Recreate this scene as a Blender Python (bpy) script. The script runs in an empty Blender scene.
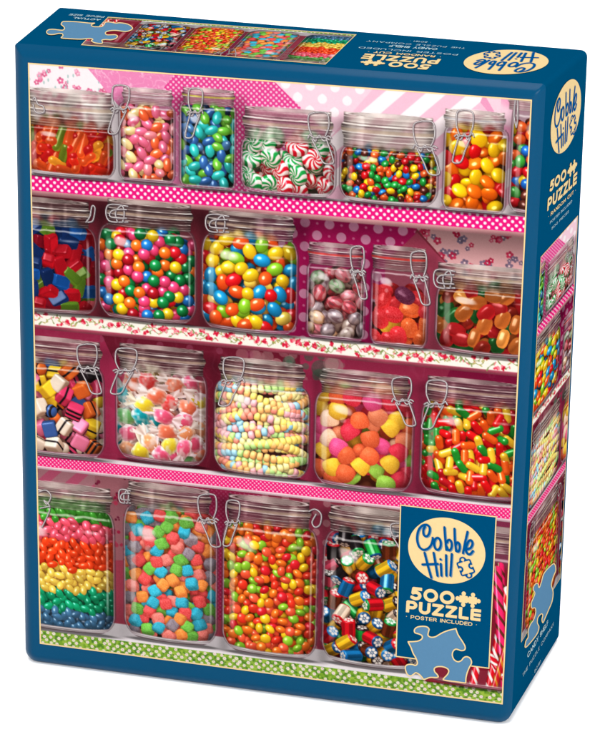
import bpy, math
import numpy as np

# ------------------------------------------------------------------ camera, light, exposure
C = bpy.context.scene.collection
sc = bpy.context.scene
from mathutils import Matrix
cam_d = bpy.data.cameras.new('camera'); cam = bpy.data.objects.new('camera', cam_d); C.objects.link(cam); sc.camera = cam
cam.matrix_world = Matrix(((0.966662, -0.101017, 0.235289, 0.370654), (0.255615, 0.326749, -0.909888, -1.001828), (0.015034, 0.939697, 0.341677, 0.513730), (0, 0, 0, 1)))
cam_d.sensor_fit = 'VERTICAL'; cam_d.sensor_height = 36; cam_d.lens = 143.937; cam_d.clip_start = .05; cam_d.clip_end = 100
w = bpy.data.worlds.new('World'); sc.world = w; w.use_nodes = True
w.node_tree.nodes['Background'].inputs[0].default_value = (1, 1, 1, 1); w.node_tree.nodes['Background'].inputs[1].default_value = 1.0
def area(name, loc, target, size, power):
    l = bpy.data.lights.new(name, 'AREA'); l.shape = 'RECTANGLE'; l.size, l.size_y = size; l.energy = power
    o = bpy.data.objects.new(name, l); C.objects.link(o); o.location = loc
    from mathutils import Vector
    o.rotation_euler = (Vector(target) - Vector(loc)).to_track_quat('-Z', 'Y').to_euler()
area('softbox_key', (1.35, -1.75, .85), (0.1, 0, .12), (.9, .9), 34)
area('softbox_top', (0.15, -.75, 2.4), (0.1, 0.0, 0.1), (1.2, 1.2), 44)
area('fill_background', (-.3, 2.6, 2.4), (-.3, 2.4, 0), (2.6, 2.0), 40)  # added fill lamp, brightens the floor behind the box to white
sc.view_settings.view_transform = 'Standard'; sc.view_settings.look = 'None'; sc.view_settings.exposure = 0; sc.view_settings.gamma = 1
sc.cycles.max_bounces = 6

# ------------------------------------------------------------------ helpers
def lin(c): c = np.asarray(c, float); return np.where(c <= .04045, c/12.92, ((c + .055)/1.055)**2.4)
def mat(name, col=None, rough=.30, spec=0., attr=False, gain=1., mottle=.05):
    m = bpy.data.materials.new(name); m.use_nodes = True; nt = m.node_tree; b = nt.nodes['Principled BSDF']
    b.inputs['Roughness'].default_value = rough; b.inputs['Specular IOR Level'].default_value = spec
    n = nt.nodes.new('ShaderNodeTexNoise'); n.inputs['Scale'].default_value = 900; n.inputs['Detail'].default_value = 3; tc = nt.nodes.new('ShaderNodeTexCoord'); nt.links.new(tc.outputs['Object'], n.inputs['Vector'])
    bp = nt.nodes.new('ShaderNodeBump'); bp.inputs['Strength'].default_value = .06; bp.inputs['Distance'].default_value = .0002; nt.links.new(n.outputs['Fac'], bp.inputs['Height']); nt.links.new(bp.outputs['Normal'], b.inputs['Normal'])
    mr = nt.nodes.new('ShaderNodeMapRange'); mr.inputs['To Min'].default_value = gain*(1 - mottle); mr.inputs['To Max'].default_value = gain*(1 + mottle); nt.links.new(n.outputs['Fac'], mr.inputs['Value'])
    mx = nt.nodes.new('ShaderNodeVectorMath'); mx.operation = 'SCALE'; nt.links.new(mr.outputs['Result'], mx.inputs['Scale'])
    if attr:
        a = nt.nodes.new('ShaderNodeAttribute'); a.attribute_name = 'print'; nt.links.new(a.outputs['Color'], mx.inputs[0])
    else: mx.inputs[0].default_value = tuple(lin(np.array(col)/255))
    nt.links.new(mx.outputs['Vector'], b.inputs['Base Color']); return m
GAIN = .50
M_BLUE = mat('blue_cardboard', (0, 78, 118), gain=.52)
M_FRONT = mat('blue_front_lacquer', (0, 78, 118), gain=.52, spec=.055, rough=.22)
M_PRINT = mat('printed_picture', attr=True, gain=GAIN, mottle=.03)
M_CREAM = mat('cream_ink', (250, 220, 160), gain=GAIN)
M_BADGE = mat('badge_blue_ink', (0, 76, 118), gain=.52)
M_LOGO = mat('logo_blue_ink', (0, 82, 146), gain=.54)
M_LSHADE = mat('logo_shade_ink', (126, 150, 170), gain=.54)
M_EMB = mat('pale_blue_ink', (92, 138, 174), gain=.54)
M_SMALL = mat('pale_text_ink', (176, 206, 214), gain=.58)
M_FLOOR = mat('white_paper_sweep', (253, 253, 253), rough=.9, spec=0, mottle=.0)
ORG = np.array([.099, .04, 0.])
def mesh(name, V, F, m, parent=None, smooth=False, col=None, org=ORG):
    V = np.asarray(V, np.float32) - (np.asarray(org, np.float32)); me = bpy.data.meshes.new(name)
    if isinstance(F, np.ndarray) and F.ndim == 2:
        k = F.shape[1]; me.vertices.add(len(V)); me.vertices.foreach_set('co', V.ravel()); me.loops.add(F.size); me.loops.foreach_set('vertex_index', F.astype(np.int32).ravel())
        me.polygons.add(len(F)); me.polygons.foreach_set('loop_start', np.arange(0, F.size, k, dtype=np.int32)); me.update(calc_edges=True)
    else: me.from_pydata([tuple(map(float, v)) for v in V], [], F); me.update()
    if smooth: me.polygons.foreach_set('use_smooth', [True]*len(me.polygons))
    if col is not None:
        a = me.color_attributes.new('print', 'FLOAT_COLOR', 'POINT'); a.data.foreach_set('color', np.concatenate([col, np.ones((len(col), 1))], 1).astype(np.float32).ravel())
    me.materials.append(m); o = bpy.data.objects.new(name, me); C.objects.link(o)
    if parent: o.parent = parent
    return o

# ------------------------------------------------------------------ the surface
S_ = 30.
fl = mesh('floor', [(-S_, -S_, 0), (S_, -S_, 0), (S_, S_, 0), (-S_, S_, 0)], [(0, 1, 2, 3)], M_FLOOR, org=(0, 0, 0)); fl['kind'] = 'structure'

# ------------------------------------------------------------------ the box
box_root = bpy.data.objects.new('puzzle_box', None); C.objects.link(box_root); box_root.location = ORG; box_root.empty_display_size = .05
box_root['label'] = 'blue cardboard jigsaw puzzle box printed with jars of sweets on pink shelves, standing upright'
box_root['category'] = 'puzzle box'
a3 = np.array
# measured corners (metres): the crease round the front, and the back
FR = dict(tl=a3((.000637, -.001132, .253594)), tr=a3((.200447, -.001134, .254041)), bl=a3((0, 0, 0.)), br=a3((.197837, 0, 0.)))
BK = dict(tl=a3((-.008888, .075427, .249729)), tr=a3((.204143, .06765, .250596)), bl=a3((-.011017, .08862, 0.)), br=a3((.202226, .080881, 0.)))
FLV = {'ftl': [0.001748, -0.004136, 0.254375], 'ftr': [0.200958, -0.004138, 0.25482], 'fbr': [0.198356, -0.003007, 0.001542], 'fbl': [0.001112, -0.003007, 0.001542]}

# ------------------------------------------------------------------ the printed artwork
# The front of the box carries one flat print.  It is drawn here with numpy on a
# canvas that lies in the plane of the box front, and becomes the print's colour
# attribute on flat sheets.
CW, CH = 1520, 1920
def homography(src, dst):
    A = []; b = []
    for (x, y), (u, v) in zip(src, dst):
        A.append([x, y, 1, 0, 0, 0, -u*x, -u*y]); b.append(u)
        A.append([0, 0, 0, x, y, 1, -v*x, -v*y]); b.append(v)
    h = np.linalg.solve(np.array(A, float), np.array(b, float))
    return np.append(h, 1).reshape(3, 3)
def hmap(H, p):
    p = np.asarray(p, float); q = np.concatenate([p, np.ones(p.shape[:-1] + (1,))], -1) @ H.T
    return q[..., :2] / q[..., 2:]
PIC = [(28.2, 62.6), (532, 99.6), (502.7, 704.3), (40, 643.6)]       # corners of the front print, in the layout drawing
H_C = homography(PIC, [(0, 0), (CW, 0), (CW, CH), (0, CH)])
def c2(x, y): return hmap(H_C, (x, y))
K = 3.05                                                             # canvas pixels per layout unit
rs = np.random.RandomState(7)
cv = np.zeros((CH, CW, 3), np.float32)
own = np.zeros((CH, CW), np.int16)
YY, XX = np.mgrid[0:CH, 0:CW].astype(np.float32)
def rgb(*c): return np.array(c, np.float32) / 255
def smooth(a, b, x): t = np.clip((x - a) / (b - a), 0, 1); return t*t*(3 - 2*t)
def blur(a, r):
    r = int(max(1, r))
    for _ in range(2):
        for ax in (0, 1):
            p = np.pad(a, [(r + 1, r) if k == ax else (0, 0) for k in range(a.ndim)], mode='edge').cumsum(ax, dtype=np.float64)
            n = a.shape[ax]
            a = ((np.take(p, range(2*r + 1, 2*r + 1 + n), ax) - np.take(p, range(0, n), ax)) / (2*r + 1)).astype(np.float32)
    return a
def noise(shape, cell, seed=0, octs=2):
    r = np.random.RandomState(seed); out = np.zeros(shape, np.float32); amp = 1.; tot = 0
    for o in range(octs):
        c = max(2., cell / 2**o); gh, gw = int(shape[0] / c) + 3, int(shape[1] / c) + 3
        g = r.rand(gh, gw).astype(np.float32)
        y = np.arange(shape[0]) / c; x = np.arange(shape[1]) / c
        yi, xi = y.astype(int), x.astype(int); fy = (y - yi)[:, None]; fx = (x - xi)[None]
        fy = fy*fy*(3 - 2*fy); fx = fx*fx*(3 - 2*fx)
        G = lambda a, b: g[np.ix_(yi + a, xi + b)]
        out += amp * ((G(0, 0)*(1 - fx) + G(0, 1)*fx)*(1 - fy) + (G(1, 0)*(1 - fx) + G(1, 1)*fx)*fy); tot += amp; amp *= .5
    return out / tot
def over(sl, col, a, oid=None):
    a = np.clip(a, 0, 1)[..., None]; cv[sl] = cv[sl]*(1 - a) + np.asarray(col, np.float32)*a
    if oid is not None: own[sl] = np.where(a[..., 0] > .5, oid, own[sl])
def box(x0, y0, x1, y1):
    x0 = int(max(0, x0)); y0 = int(max(0, y0)); x1 = int(min(CW, max(x1, x0 + 1))); y1 = int(min(CH, max(y1, y0 + 1)))
    return (slice(y0, y1), slice(x0, x1))
def polymask(pts):
    P = np.array(pts, float); m = np.zeros((CH, CW), bool)
    x0, y0 = P.min(0); x1, y1 = P.max(0); sl = box(x0 - 1, y0 - 1, x1 + 2, y1 + 2)
    X, Y = XX[sl], YY[sl]; c = np.zeros(X.shape, bool)
    for i in range(len(P)):
        (ax, ay), (bx, by) = P[i], P[i - 1]
        if ay == by: continue
        c ^= ((ay > Y) != (by > Y)) & (X < (bx - ax)*(Y - ay)/(by - ay) + ax)
    m[sl] = c; return m
def stroke(pts, w, col, a=1., oid=None, core=None):
    """a round stroke through canvas points; core = lighter middle line"""
    P = np.array(pts, float)
    if len(P) > 2:
        Q = []
        for i in range(len(P) - 1):
            p0, p1, p2, p3 = P[max(i - 1, 0)], P[i], P[i + 1], P[min(i + 2, len(P) - 1)]
            for t in np.linspace(0, 1, 6, endpoint=False):
                Q.append(.5*((2*p1) + (p2 - p0)*t + (2*p0 - 5*p1 + 4*p2 - p3)*t*t + (3*p1 - p0 - 3*p2 + p3)*t**3))
        P = np.array(Q + [P[-1]])
    x0, y0 = P.min(0) - w - 2; x1, y1 = P.max(0) + w + 2
    if x1 < 0 or y1 < 0 or x0 > CW or y0 > CH: return
    sl = box(x0, y0, x1, y1); X, Y = XX[sl], YY[sl]; d = np.full(X.shape, 1e9, np.float32); sg = np.zeros_like(d)
    for (ax, ay), (bx, by) in zip(P[:-1], P[1:]):
        L = (bx - ax)**2 + (by - ay)**2 + 1e-9
        t = np.clip(((X - ax)*(bx - ax) + (Y - ay)*(by - ay)) / L, 0, 1)
        dx, dy = X - ax - t*(bx - ax), Y - ay - t*(by - ay); dd = np.hypot(dx, dy)
        k = dd < d; sg = np.where(k, (dx + dy)/(w + 1e-6), sg); d = np.minimum(d, dd)
    over(sl, col, a*smooth(w + .8, w - .8, d), oid)
    if core is not None: over(sl, core, smooth(w*.72, w*.3, np.abs(d)) * smooth(.8, -.3, sg), None)
def dots(mask, ox, oy, step, r, col, a=1., hexa=True):
    ys, xs = np.nonzero(mask)
    if not len(ys): return
    sl = box(xs.min(), ys.min(), xs.max() + 1, ys.max() + 1)
    X, Y = XX[sl] - ox, YY[sl] - oy
    if hexa: row = np.floor(Y / (step*.5)); xx = X + (row % 2)*step*.5; dx = (xx % step) - step*.5; dy = (Y % (step*.5)) - step*.25
    else: dx = (X % step) - step*.5; dy = (Y % step) - step*.5
    over(sl, col, a * smooth(r + .9, r - .9, np.hypot(dx, dy)) * mask[sl])
def blobs(mask, n, size, cols, seed, a=.9, petals=5):
    ys, xs = np.nonzero(mask); r = np.random.RandomState(seed)
    if not len(ys): return
    for i in r.randint(0, len(ys), n):
        col = cols[r.randint(len(cols))]; s = size*(.6 + .7*r.rand())
        for k in range(r.randint(2, petals + 1)):
            an = r.rand()*6.28; px, py = xs[i] + s*np.cos(an), ys[i] + s*np.sin(an); rr = s*(.35 + .4*r.rand())
            sl = box(px - rr - 2, py - rr - 2, px + rr + 2, py + rr + 2)
            over(sl, col*(.85 + .3*r.rand()), a*smooth(rr + 1, rr - 1, np.hypot(XX[sl] - px, YY[sl] - py)) * mask[sl])
def lpoly(pts): return polymask([c2(*p) for p in pts])

# ---- the papered wall behind the jars
S1a, S1b, S2a, S2b, S3w, S3a, S3b, S4w, S4a = [c2(38, y)[1] for y in (175.5, 190.5, 312, 324.5, 451, 455, 465.5, 613, 629.5)]
cv[:] = rgb(228, 150, 185)
# row one
m = lpoly([(20, 50), (81, 60), (124, 112), (124, 200), (20, 200)]); cv[m] = rgb(244, 234, 240)
rf = np.random.RandomState(5); mfl = m.copy()
def bloom(px, py, r0, c, mk):
    a0 = rf.rand()*6
    for k in range(5):
        x, y = px + r0*np.cos(a0 + k*1.257), py + r0*np.sin(a0 + k*1.257); q = box(x - r0 - 2, y - r0 - 2, x + r0 + 2, y + r0 + 2)
        over(q, c*(.9 + .2*rf.rand()), smooth(r0*.62 + 1, r0*.62 - 1, np.hypot(XX[q] - x, YY[q] - y))*mk[q]*.9)
    q = box(px - 4, py - 4, px + 5, py + 5); over(q, rgb(250, 225, 225), smooth(r0*.4, r0*.1, np.hypot(XX[q] - px, YY[q] - py))*mk[q])
for k in range(26):
    px, py = rf.rand()*250, rf.rand()*150
    for j in range(rf.randint(2, 6)):
        bloom(px + rf.randn()*14, py + rf.randn()*12, 3.5 + 3.5*rf.rand(), [rgb(216, 100, 142), rgb(232, 146, 176), rgb(206, 84, 128)][rf.randint(3)], mfl)
    for j in range(2):
        x, y = px + rf.randn()*16, py + rf.randn()*14; q = box(x - 8, y - 8, x + 8, y + 8); over(q, rgb(150, 186, 184), smooth(1.1, .8, np.hypot((XX[q] - x)/3, (YY[q] - y)/6))*mfl[q]*.8)
m = lpoly([(81, 60), (190, 60), (164, 87), (182, 125), (182, 210), (124, 200), (124, 112)]); cv[m] = rgb(228, 132, 178)
nn = noise((CH, CW), 16, 5, 3); over((slice(None), slice(None)), rgb(246, 186, 212), np.where(m, smooth(.04, .0, np.abs(nn - .5))*.8, 0))
over((slice(None), slice(None)), rgb(250, 205, 225), np.where(m, smooth(.03, .0, np.abs(noise((CH, CW), 34, 8, 2) - .5))*.6, 0))
m = lpoly([(186, 60), (273, 66), (273, 80), (350, 155), (350, 230), (182, 210), (182, 125), (164, 87)]); cv[m] = rgb(217, 66, 138)
dots(m, 3, 4, 17, 3.5, rgb(247, 196, 218), .95)
m = lpoly([(273, 60), (385, 60), (376, 91), (326, 142), (300, 230), (350, 155)]) | lpoly([(273, 60), (385, 60), (376, 91), (334, 140), (273, 80)]); cv[m] = rgb(245, 203, 220)
dots(m, 18, -12, 74, 14, rgb(253, 240, 246), .95); dots(m, 55, 14, 74, 5, rgb(253, 240, 246), .9)
m = lpoly([(376, 85), (487, 85), (480, 102), (540, 175), (540, 240), (300, 240), (326, 142)]) ; cv[m] = rgb(240, 186, 208)
X, Y = XX, YY; st = ((X + Y*1.05) % 116) / 116
over((slice(None), slice(None)), rgb(253, 240, 245), np.where(m, smooth(.46, .49, st)*smooth(.99, .96, st), 0))
m = lpoly([(476, 80), (540, 80), (540, 240), (520, 240), (505, 130)]); cv[m] = rgb(238, 200, 216)
over((slice(None), slice(None)), rgb(226, 120, 165), np.where(m & (XX > 1430), .55*smooth(.4, .7, noise((CH, CW), 50, 3)), 0))
# row two
yr2 = S1b; R2 = (YY > S1b) & (YY < S2a + 8)
cv[R2] = rgb(138, 50, 66)
m = R2 & lpoly([(255, 190), (440, 190), (415, 232), (440, 380), (255, 380)]); cv[m] = rgb(178, 24, 94)
dots(m, 10, S1b + 8, 74, 15, rgb(226, 160, 190), .9)
dots(m, 47, S1b + 8, 74, 4, rgb(226, 130, 170), .8)
m = R2 & lpoly([(417, 232), (470, 290), (470, 380), (385, 380), (385, 262)]); cv[m] = rgb(176, 72, 98)
m = R2 & lpoly([(400, 200), (540, 210), (540, 300), (480, 300), (417, 229)]); cv[m] = rgb(222, 168, 170)
for (bx, by) in [(1230, 418), (1300, 470), (1348, 432), (1400, 500), (1440, 420), (1490, 480), (1268, 520), (1350, 520), (1500, 560), (1180, 450), (1440, 560), (1240, 480)]:
    for j in range(7): bloom(bx + rf.randn()*15, by + rf.randn()*13, 4 + 4*rf.rand(), [rgb(186, 40, 76), rgb(206, 80, 110), rgb(170, 24, 60), rgb(110, 96, 120)][min(rf.randint(5), 3)], m)
# row three
R3 = (YY > S2b) & (YY < S3a + 8); cv[R3] = rgb(184, 54, 94)
m = R3 & lpoly([(95, 320), (300, 320), (300, 480), (170, 480)]); cv[m] = rgb(132, 34, 58)
blobs(R3 & lpoly([(230, 330), (345, 330), (345, 380), (230, 380)]), 16, 30, [rgb(78, 112, 90), rgb(196, 150, 150), rgb(182, 120, 128)], 15, .6, 5)
m = R3 & lpoly([(345, 330), (540, 330), (540, 500), (345, 500)]); cv[m] = rgb(172, 52, 88)
m = R3 & lpoly([(455, 360), (540, 360), (540, 420), (440, 390)]); cv[m] = rgb(150, 26, 72)
over((slice(None), slice(None)), rgb(206, 110, 140), np.where(R3, smooth(.05, 0, np.abs(noise((CH, CW), 60, 18, 2) - .55))*.13, 0))
dots(R3 & lpoly([(100, 320), (260, 320), (260, 360), (100, 360)]), 30, 20, 95, 11, rgb(180, 90, 120), .5)
# row four
R4 = (YY > S3b) & (YY < S4w + 40); cv[R4] = rgb(182, 74, 96)
m = R4 & lpoly([(38, 460), (135, 470), (135, 530), (38, 530)]); cv[m] = rgb(186, 130, 140)
over((slice(None), slice(None)), rgb(206, 80, 120), np.where(m & (((XX + YY) % 90) < 42), .7, 0))
m = R4 & lpoly([(95, 470), (160, 475), (160, 560), (95, 560)]); cv[m] = rgb(176, 112, 122); blobs(m, 60, 9, [rgb(170, 30, 70), rgb(190, 60, 90), rgb(120, 30, 60)], 21, .85)
m = R4 & lpoly([(158, 470), (275, 485), (262, 620), (200, 620)]); cv[m] = rgb(168, 40, 82); dots(m, 0, 4, 15, 3, rgb(190, 80, 120), .9)
m = R4 & lpoly([(262, 480), (360, 490), (360, 660), (262, 660)]); cv[m] = rgb(160, 60, 84); dots(m, 22, 10, 66, 12, rgb(196, 130, 140), .85)
m = R4 & lpoly([(355, 490), (480, 500), (480, 560), (355, 560)]); cv[m] = rgb(160, 110, 112)
m = R4 & lpoly([(480, 500), (540, 500), (540, 720), (480, 720)]); cv[m] = rgb(158, 60, 96)
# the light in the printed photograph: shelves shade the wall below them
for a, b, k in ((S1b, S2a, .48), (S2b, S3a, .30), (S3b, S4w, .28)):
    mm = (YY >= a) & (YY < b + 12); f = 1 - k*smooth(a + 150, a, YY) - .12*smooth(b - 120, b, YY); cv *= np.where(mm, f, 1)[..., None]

# ---- shelves
def shelf(oid, yt, ya, yb, top, lip, lipc):
    m = (YY >= yt) & (YY < ya); n = noise((CH, CW), 70, oid)
    for k in range(3): cv[..., k] = np.where(m, top[k]*(.93 + .1*n), cv[..., k])
    own[m] = oid
    m2 = (YY >= ya) & (YY < yb); own[m2] = oid
    m3 = (YY >= yb) & (YY < yb + lip); g = (.75 + .35*smooth(yb + lip, yb, YY))*(.9 + .2*n)
    for k in range(3): cv[..., k] = np.where(m3, lipc[k]*g, cv[..., k])
    own[m3] = oid
    return m2
M = shelf(1, S1a - 5, S1a, S1b, rgb(206, 196, 206), 15, rgb(178, 128, 132)); cv[M] = rgb(224, 28, 122)
dots(M, 8, S1a + 0, 23, 4.6, rgb(255, 238, 246), 1.)
M = shelf(2, S2a - 5, S2a, S2b, rgb(214, 204, 204), 13, rgb(150, 70, 88)); cv[M] = rgb(244, 238, 226)
rf = np.random.RandomState(41); fl_sl = (slice(None), slice(None))
for i in range(90):                                                  # sprigs and roses of the printed ribbon
    px, py = i*17 + rf.randn()*5, (S2a + S2b)/2 + rf.randn()*9; P = [(px + 9*k + rf.randn()*2, py + 7*np.sin(k*1.6 + i) + rf.randn()*2) for k in range(4)]
    stroke([p for p in P if S2a + 3 < p[1] < S2b - 3] or [(px, py), (px + 3, py)], 1.1, rgb(126, 138, 84), .9)
    for p in P:
        if S2a + 5 < p[1] < S2b - 5: stroke([p, (p[0] + rf.randn()*4, p[1] + rf.randn()*4)], 2.1, [rgb(120, 138, 80), rgb(170, 164, 96), rgb(226, 120, 130)][rf.randint(3)], .9)
for i in range(60):
    px, py = i*25.4 + rf.randn()*7 + 8, (S2a + S2b)/2 + rf.randn()*10
    for k in range(9):
        a, q = rf.rand()*6.28, rf.rand()*7; cx_, cy_ = px + q*np.cos(a)*1.15, py + q*np.sin(a); c_ = [rgb(204, 34, 66), rgb(226, 70, 98), rgb(240, 140, 150), rgb(186, 24, 52)][rf.randint(4)]
        if S2a + 4 < cy_ < S2b - 4: stroke([(cx_, cy_), (cx_ + rf.randn()*3, cy_ + rf.randn()*3)], 2.7 + rf.rand(), c_, .92)
M = shelf(3, S3w, S3a, S3b, rgb(222, 210, 216), 10, rgb(214, 182, 192)); cv[M] = rgb(225, 26, 112)
dots(M, 2, S3a + 2, 13.2, 2.7, rgb(252, 190, 214), 1.)
M = shelf(4, S4w, S4a, CH + 2, rgb(232, 226, 232), 0, rgb(0, 0, 0)); cv[M] = rgb(118, 158, 52)
over((slice(None), slice(None)), rgb(70, 118, 44), np.where(M, .7*smooth(.5, .62, noise((CH, CW), 6, 4, 1)), 0))
over((slice(None), slice(None)), rgb(168, 196, 84), np.where(M, .6*smooth(.5, .66, noise((CH, CW), 8, 9, 1)), 0))
ry_ = np.random.RandomState(3)
for k in range(4):
    for i in range(62):
        px, py = i*25.5 + (k % 2)*12 + ry_.randn()*2.5, S4a + 7 + k*12.5 + ry_.randn()*1.6
        if ry_.rand() < .12: continue
        for j in range(2):
            x, y = px + 8*ry_.randn()*.8, py + 7*ry_.randn()*.7; q = box(x - 6, y - 6, x + 6, y + 6); over(q, rgb(52, 84, 40), smooth(3.4, 2, np.hypot(XX[q] - x, (YY[q] - y)*1.3))*.75*M[q])
        r0 = 4.6 + .8*ry_.rand(); sl = box(px - 9, py - 9, px + 9, py + 9); a = np.arctan2(YY[sl] - py, XX[sl] - px); dd = np.hypot(XX[sl] - px, YY[sl] - py)
        over(sl, rgb(238, 230, 222), smooth(r0 + 1.3, r0 - .6, dd - .8*np.cos(a*6))*M[sl]); over(sl, rgb(206, 110, 120) if ry_.rand() < .5 else rgb(196, 160, 90), smooth(2.4, 1., dd)*M[sl]*.9)

# ---- sweets: little solids, lit from the upper left, packed in depth order
LD = np.array([-.42, -.62, .66]); LD /= np.linalg.norm(LD)
HD = LD + np.array([0, 0, 1]); HD /= np.linalg.norm(HD)
LD2 = np.array([.75, -.2, .5]); LD2 /= np.linalg.norm(LD2)
def rrot(r, tilt=1.):
    a, b, c = r.rand()*6.283, (r.rand() - .5)*3.14*tilt, (r.rand() - .5)*3.14*tilt
    ca, sa, cb, sb, cc, sc = np.cos(a), np.sin(a), np.cos(b), np.sin(b), np.cos(c), np.sin(c)
    return np.array([[ca, -sa, 0], [sa, ca, 0], [0, 0, 1]]) @ np.array([[1, 0, 0], [0, cb, -sb], [0, sb, cb]]) @ np.array([[cc, 0, sc], [0, 1, 0], [-sc, 0, cc]])
def make_sprite(kind, d, R, e=4., k=4., bumpy=0., r=rs):
    d = np.array(d, float)*K; B = int(np.linalg.norm(d) if kind == 'sup' else d.max() + (d[1] if kind == 'cap' else 0)) + 2
    y, x = np.mgrid[-B:B + 1, -B:B + 1].astype(float)
    if kind == 'ell':
        A = R @ np.diag(1/d**2) @ R.T
        b = 2*(A[0, 2]*x + A[1, 2]*y); c = A[0, 0]*x*x + 2*A[0, 1]*x*y + A[1, 1]*y*y - 1; a = A[2, 2]
        D = b*b - 4*a*c; m = D > 0; z = (-b + np.sqrt(np.maximum(D, 0)))/(2*a)
        P = np.stack([x, y, z], -1); N = P @ A; Q = P @ R / d
    else:
        def f(P):
            q = P @ R
            if kind == 'cap':
                t = np.clip(q[..., 0], -d[0], d[0]); return np.sqrt((q[..., 0] - t)**2 + q[..., 1]**2 + q[..., 2]**2)/d[1] - 1
            q = np.abs(q/d)
            if kind == 'dome':                                        # gumdrop: round top, flat base
                zz = (P @ R)[..., 2]/d[2]; s = np.where(zz > 0, 1., 3.); return (q[..., 0]**2.3 + q[..., 1]**2.3 + np.abs(zz*s)**np.where(zz > 0, 2.2, 5)) - 1
            return (q[..., 0]**e + q[..., 1]**e)**(k/e) + q[..., 2]**k - 1
        zs = np.linspace(B, -B, 26); F = np.stack([f(np.stack([x, y, np.full_like(x, q)], -1)) for q in zs], 0)
        ins = F < 0; m = ins.any(0); i = np.clip(ins.argmax(0), 1, 25)
        f1 = np.take_along_axis(F, i[None], 0)[0]; f0 = np.take_along_axis(F, i[None] - 1, 0)[0]
        z1, z0 = zs[i], zs[i - 1]
        for _ in range(5):
            zm = (z0 + z1)/2; fm = f(np.stack([x, y, zm], -1)); z1 = np.where(fm < 0, zm, z1); z0 = np.where(fm < 0, z0, zm)
        z = (z0 + z1)/2; P = np.stack([x, y, z], -1); h = .4
        N = np.stack([f(P + h*np.eye(3)[j]) - f(P - h*np.eye(3)[j]) for j in range(3)], -1); Q = P @ R / d
    N = N/(np.linalg.norm(N, axis=-1, keepdims=True) + 1e-9)
    if bumpy: N = N + bumpy*r.randn(*N.shape); N /= np.linalg.norm(N, axis=-1, keepdims=True)
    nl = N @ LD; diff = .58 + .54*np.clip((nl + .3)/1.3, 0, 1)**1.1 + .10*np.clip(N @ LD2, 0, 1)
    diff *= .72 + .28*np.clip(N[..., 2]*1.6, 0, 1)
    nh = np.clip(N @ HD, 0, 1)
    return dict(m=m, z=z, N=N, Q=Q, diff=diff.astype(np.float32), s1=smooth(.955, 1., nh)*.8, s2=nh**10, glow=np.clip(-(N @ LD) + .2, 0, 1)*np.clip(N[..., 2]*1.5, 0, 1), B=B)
def bank(kind, d, n=18, tilt=1., **kw): return [make_sprite(kind, d, rrot(rs, tilt), **kw) for _ in range(n)]

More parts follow.
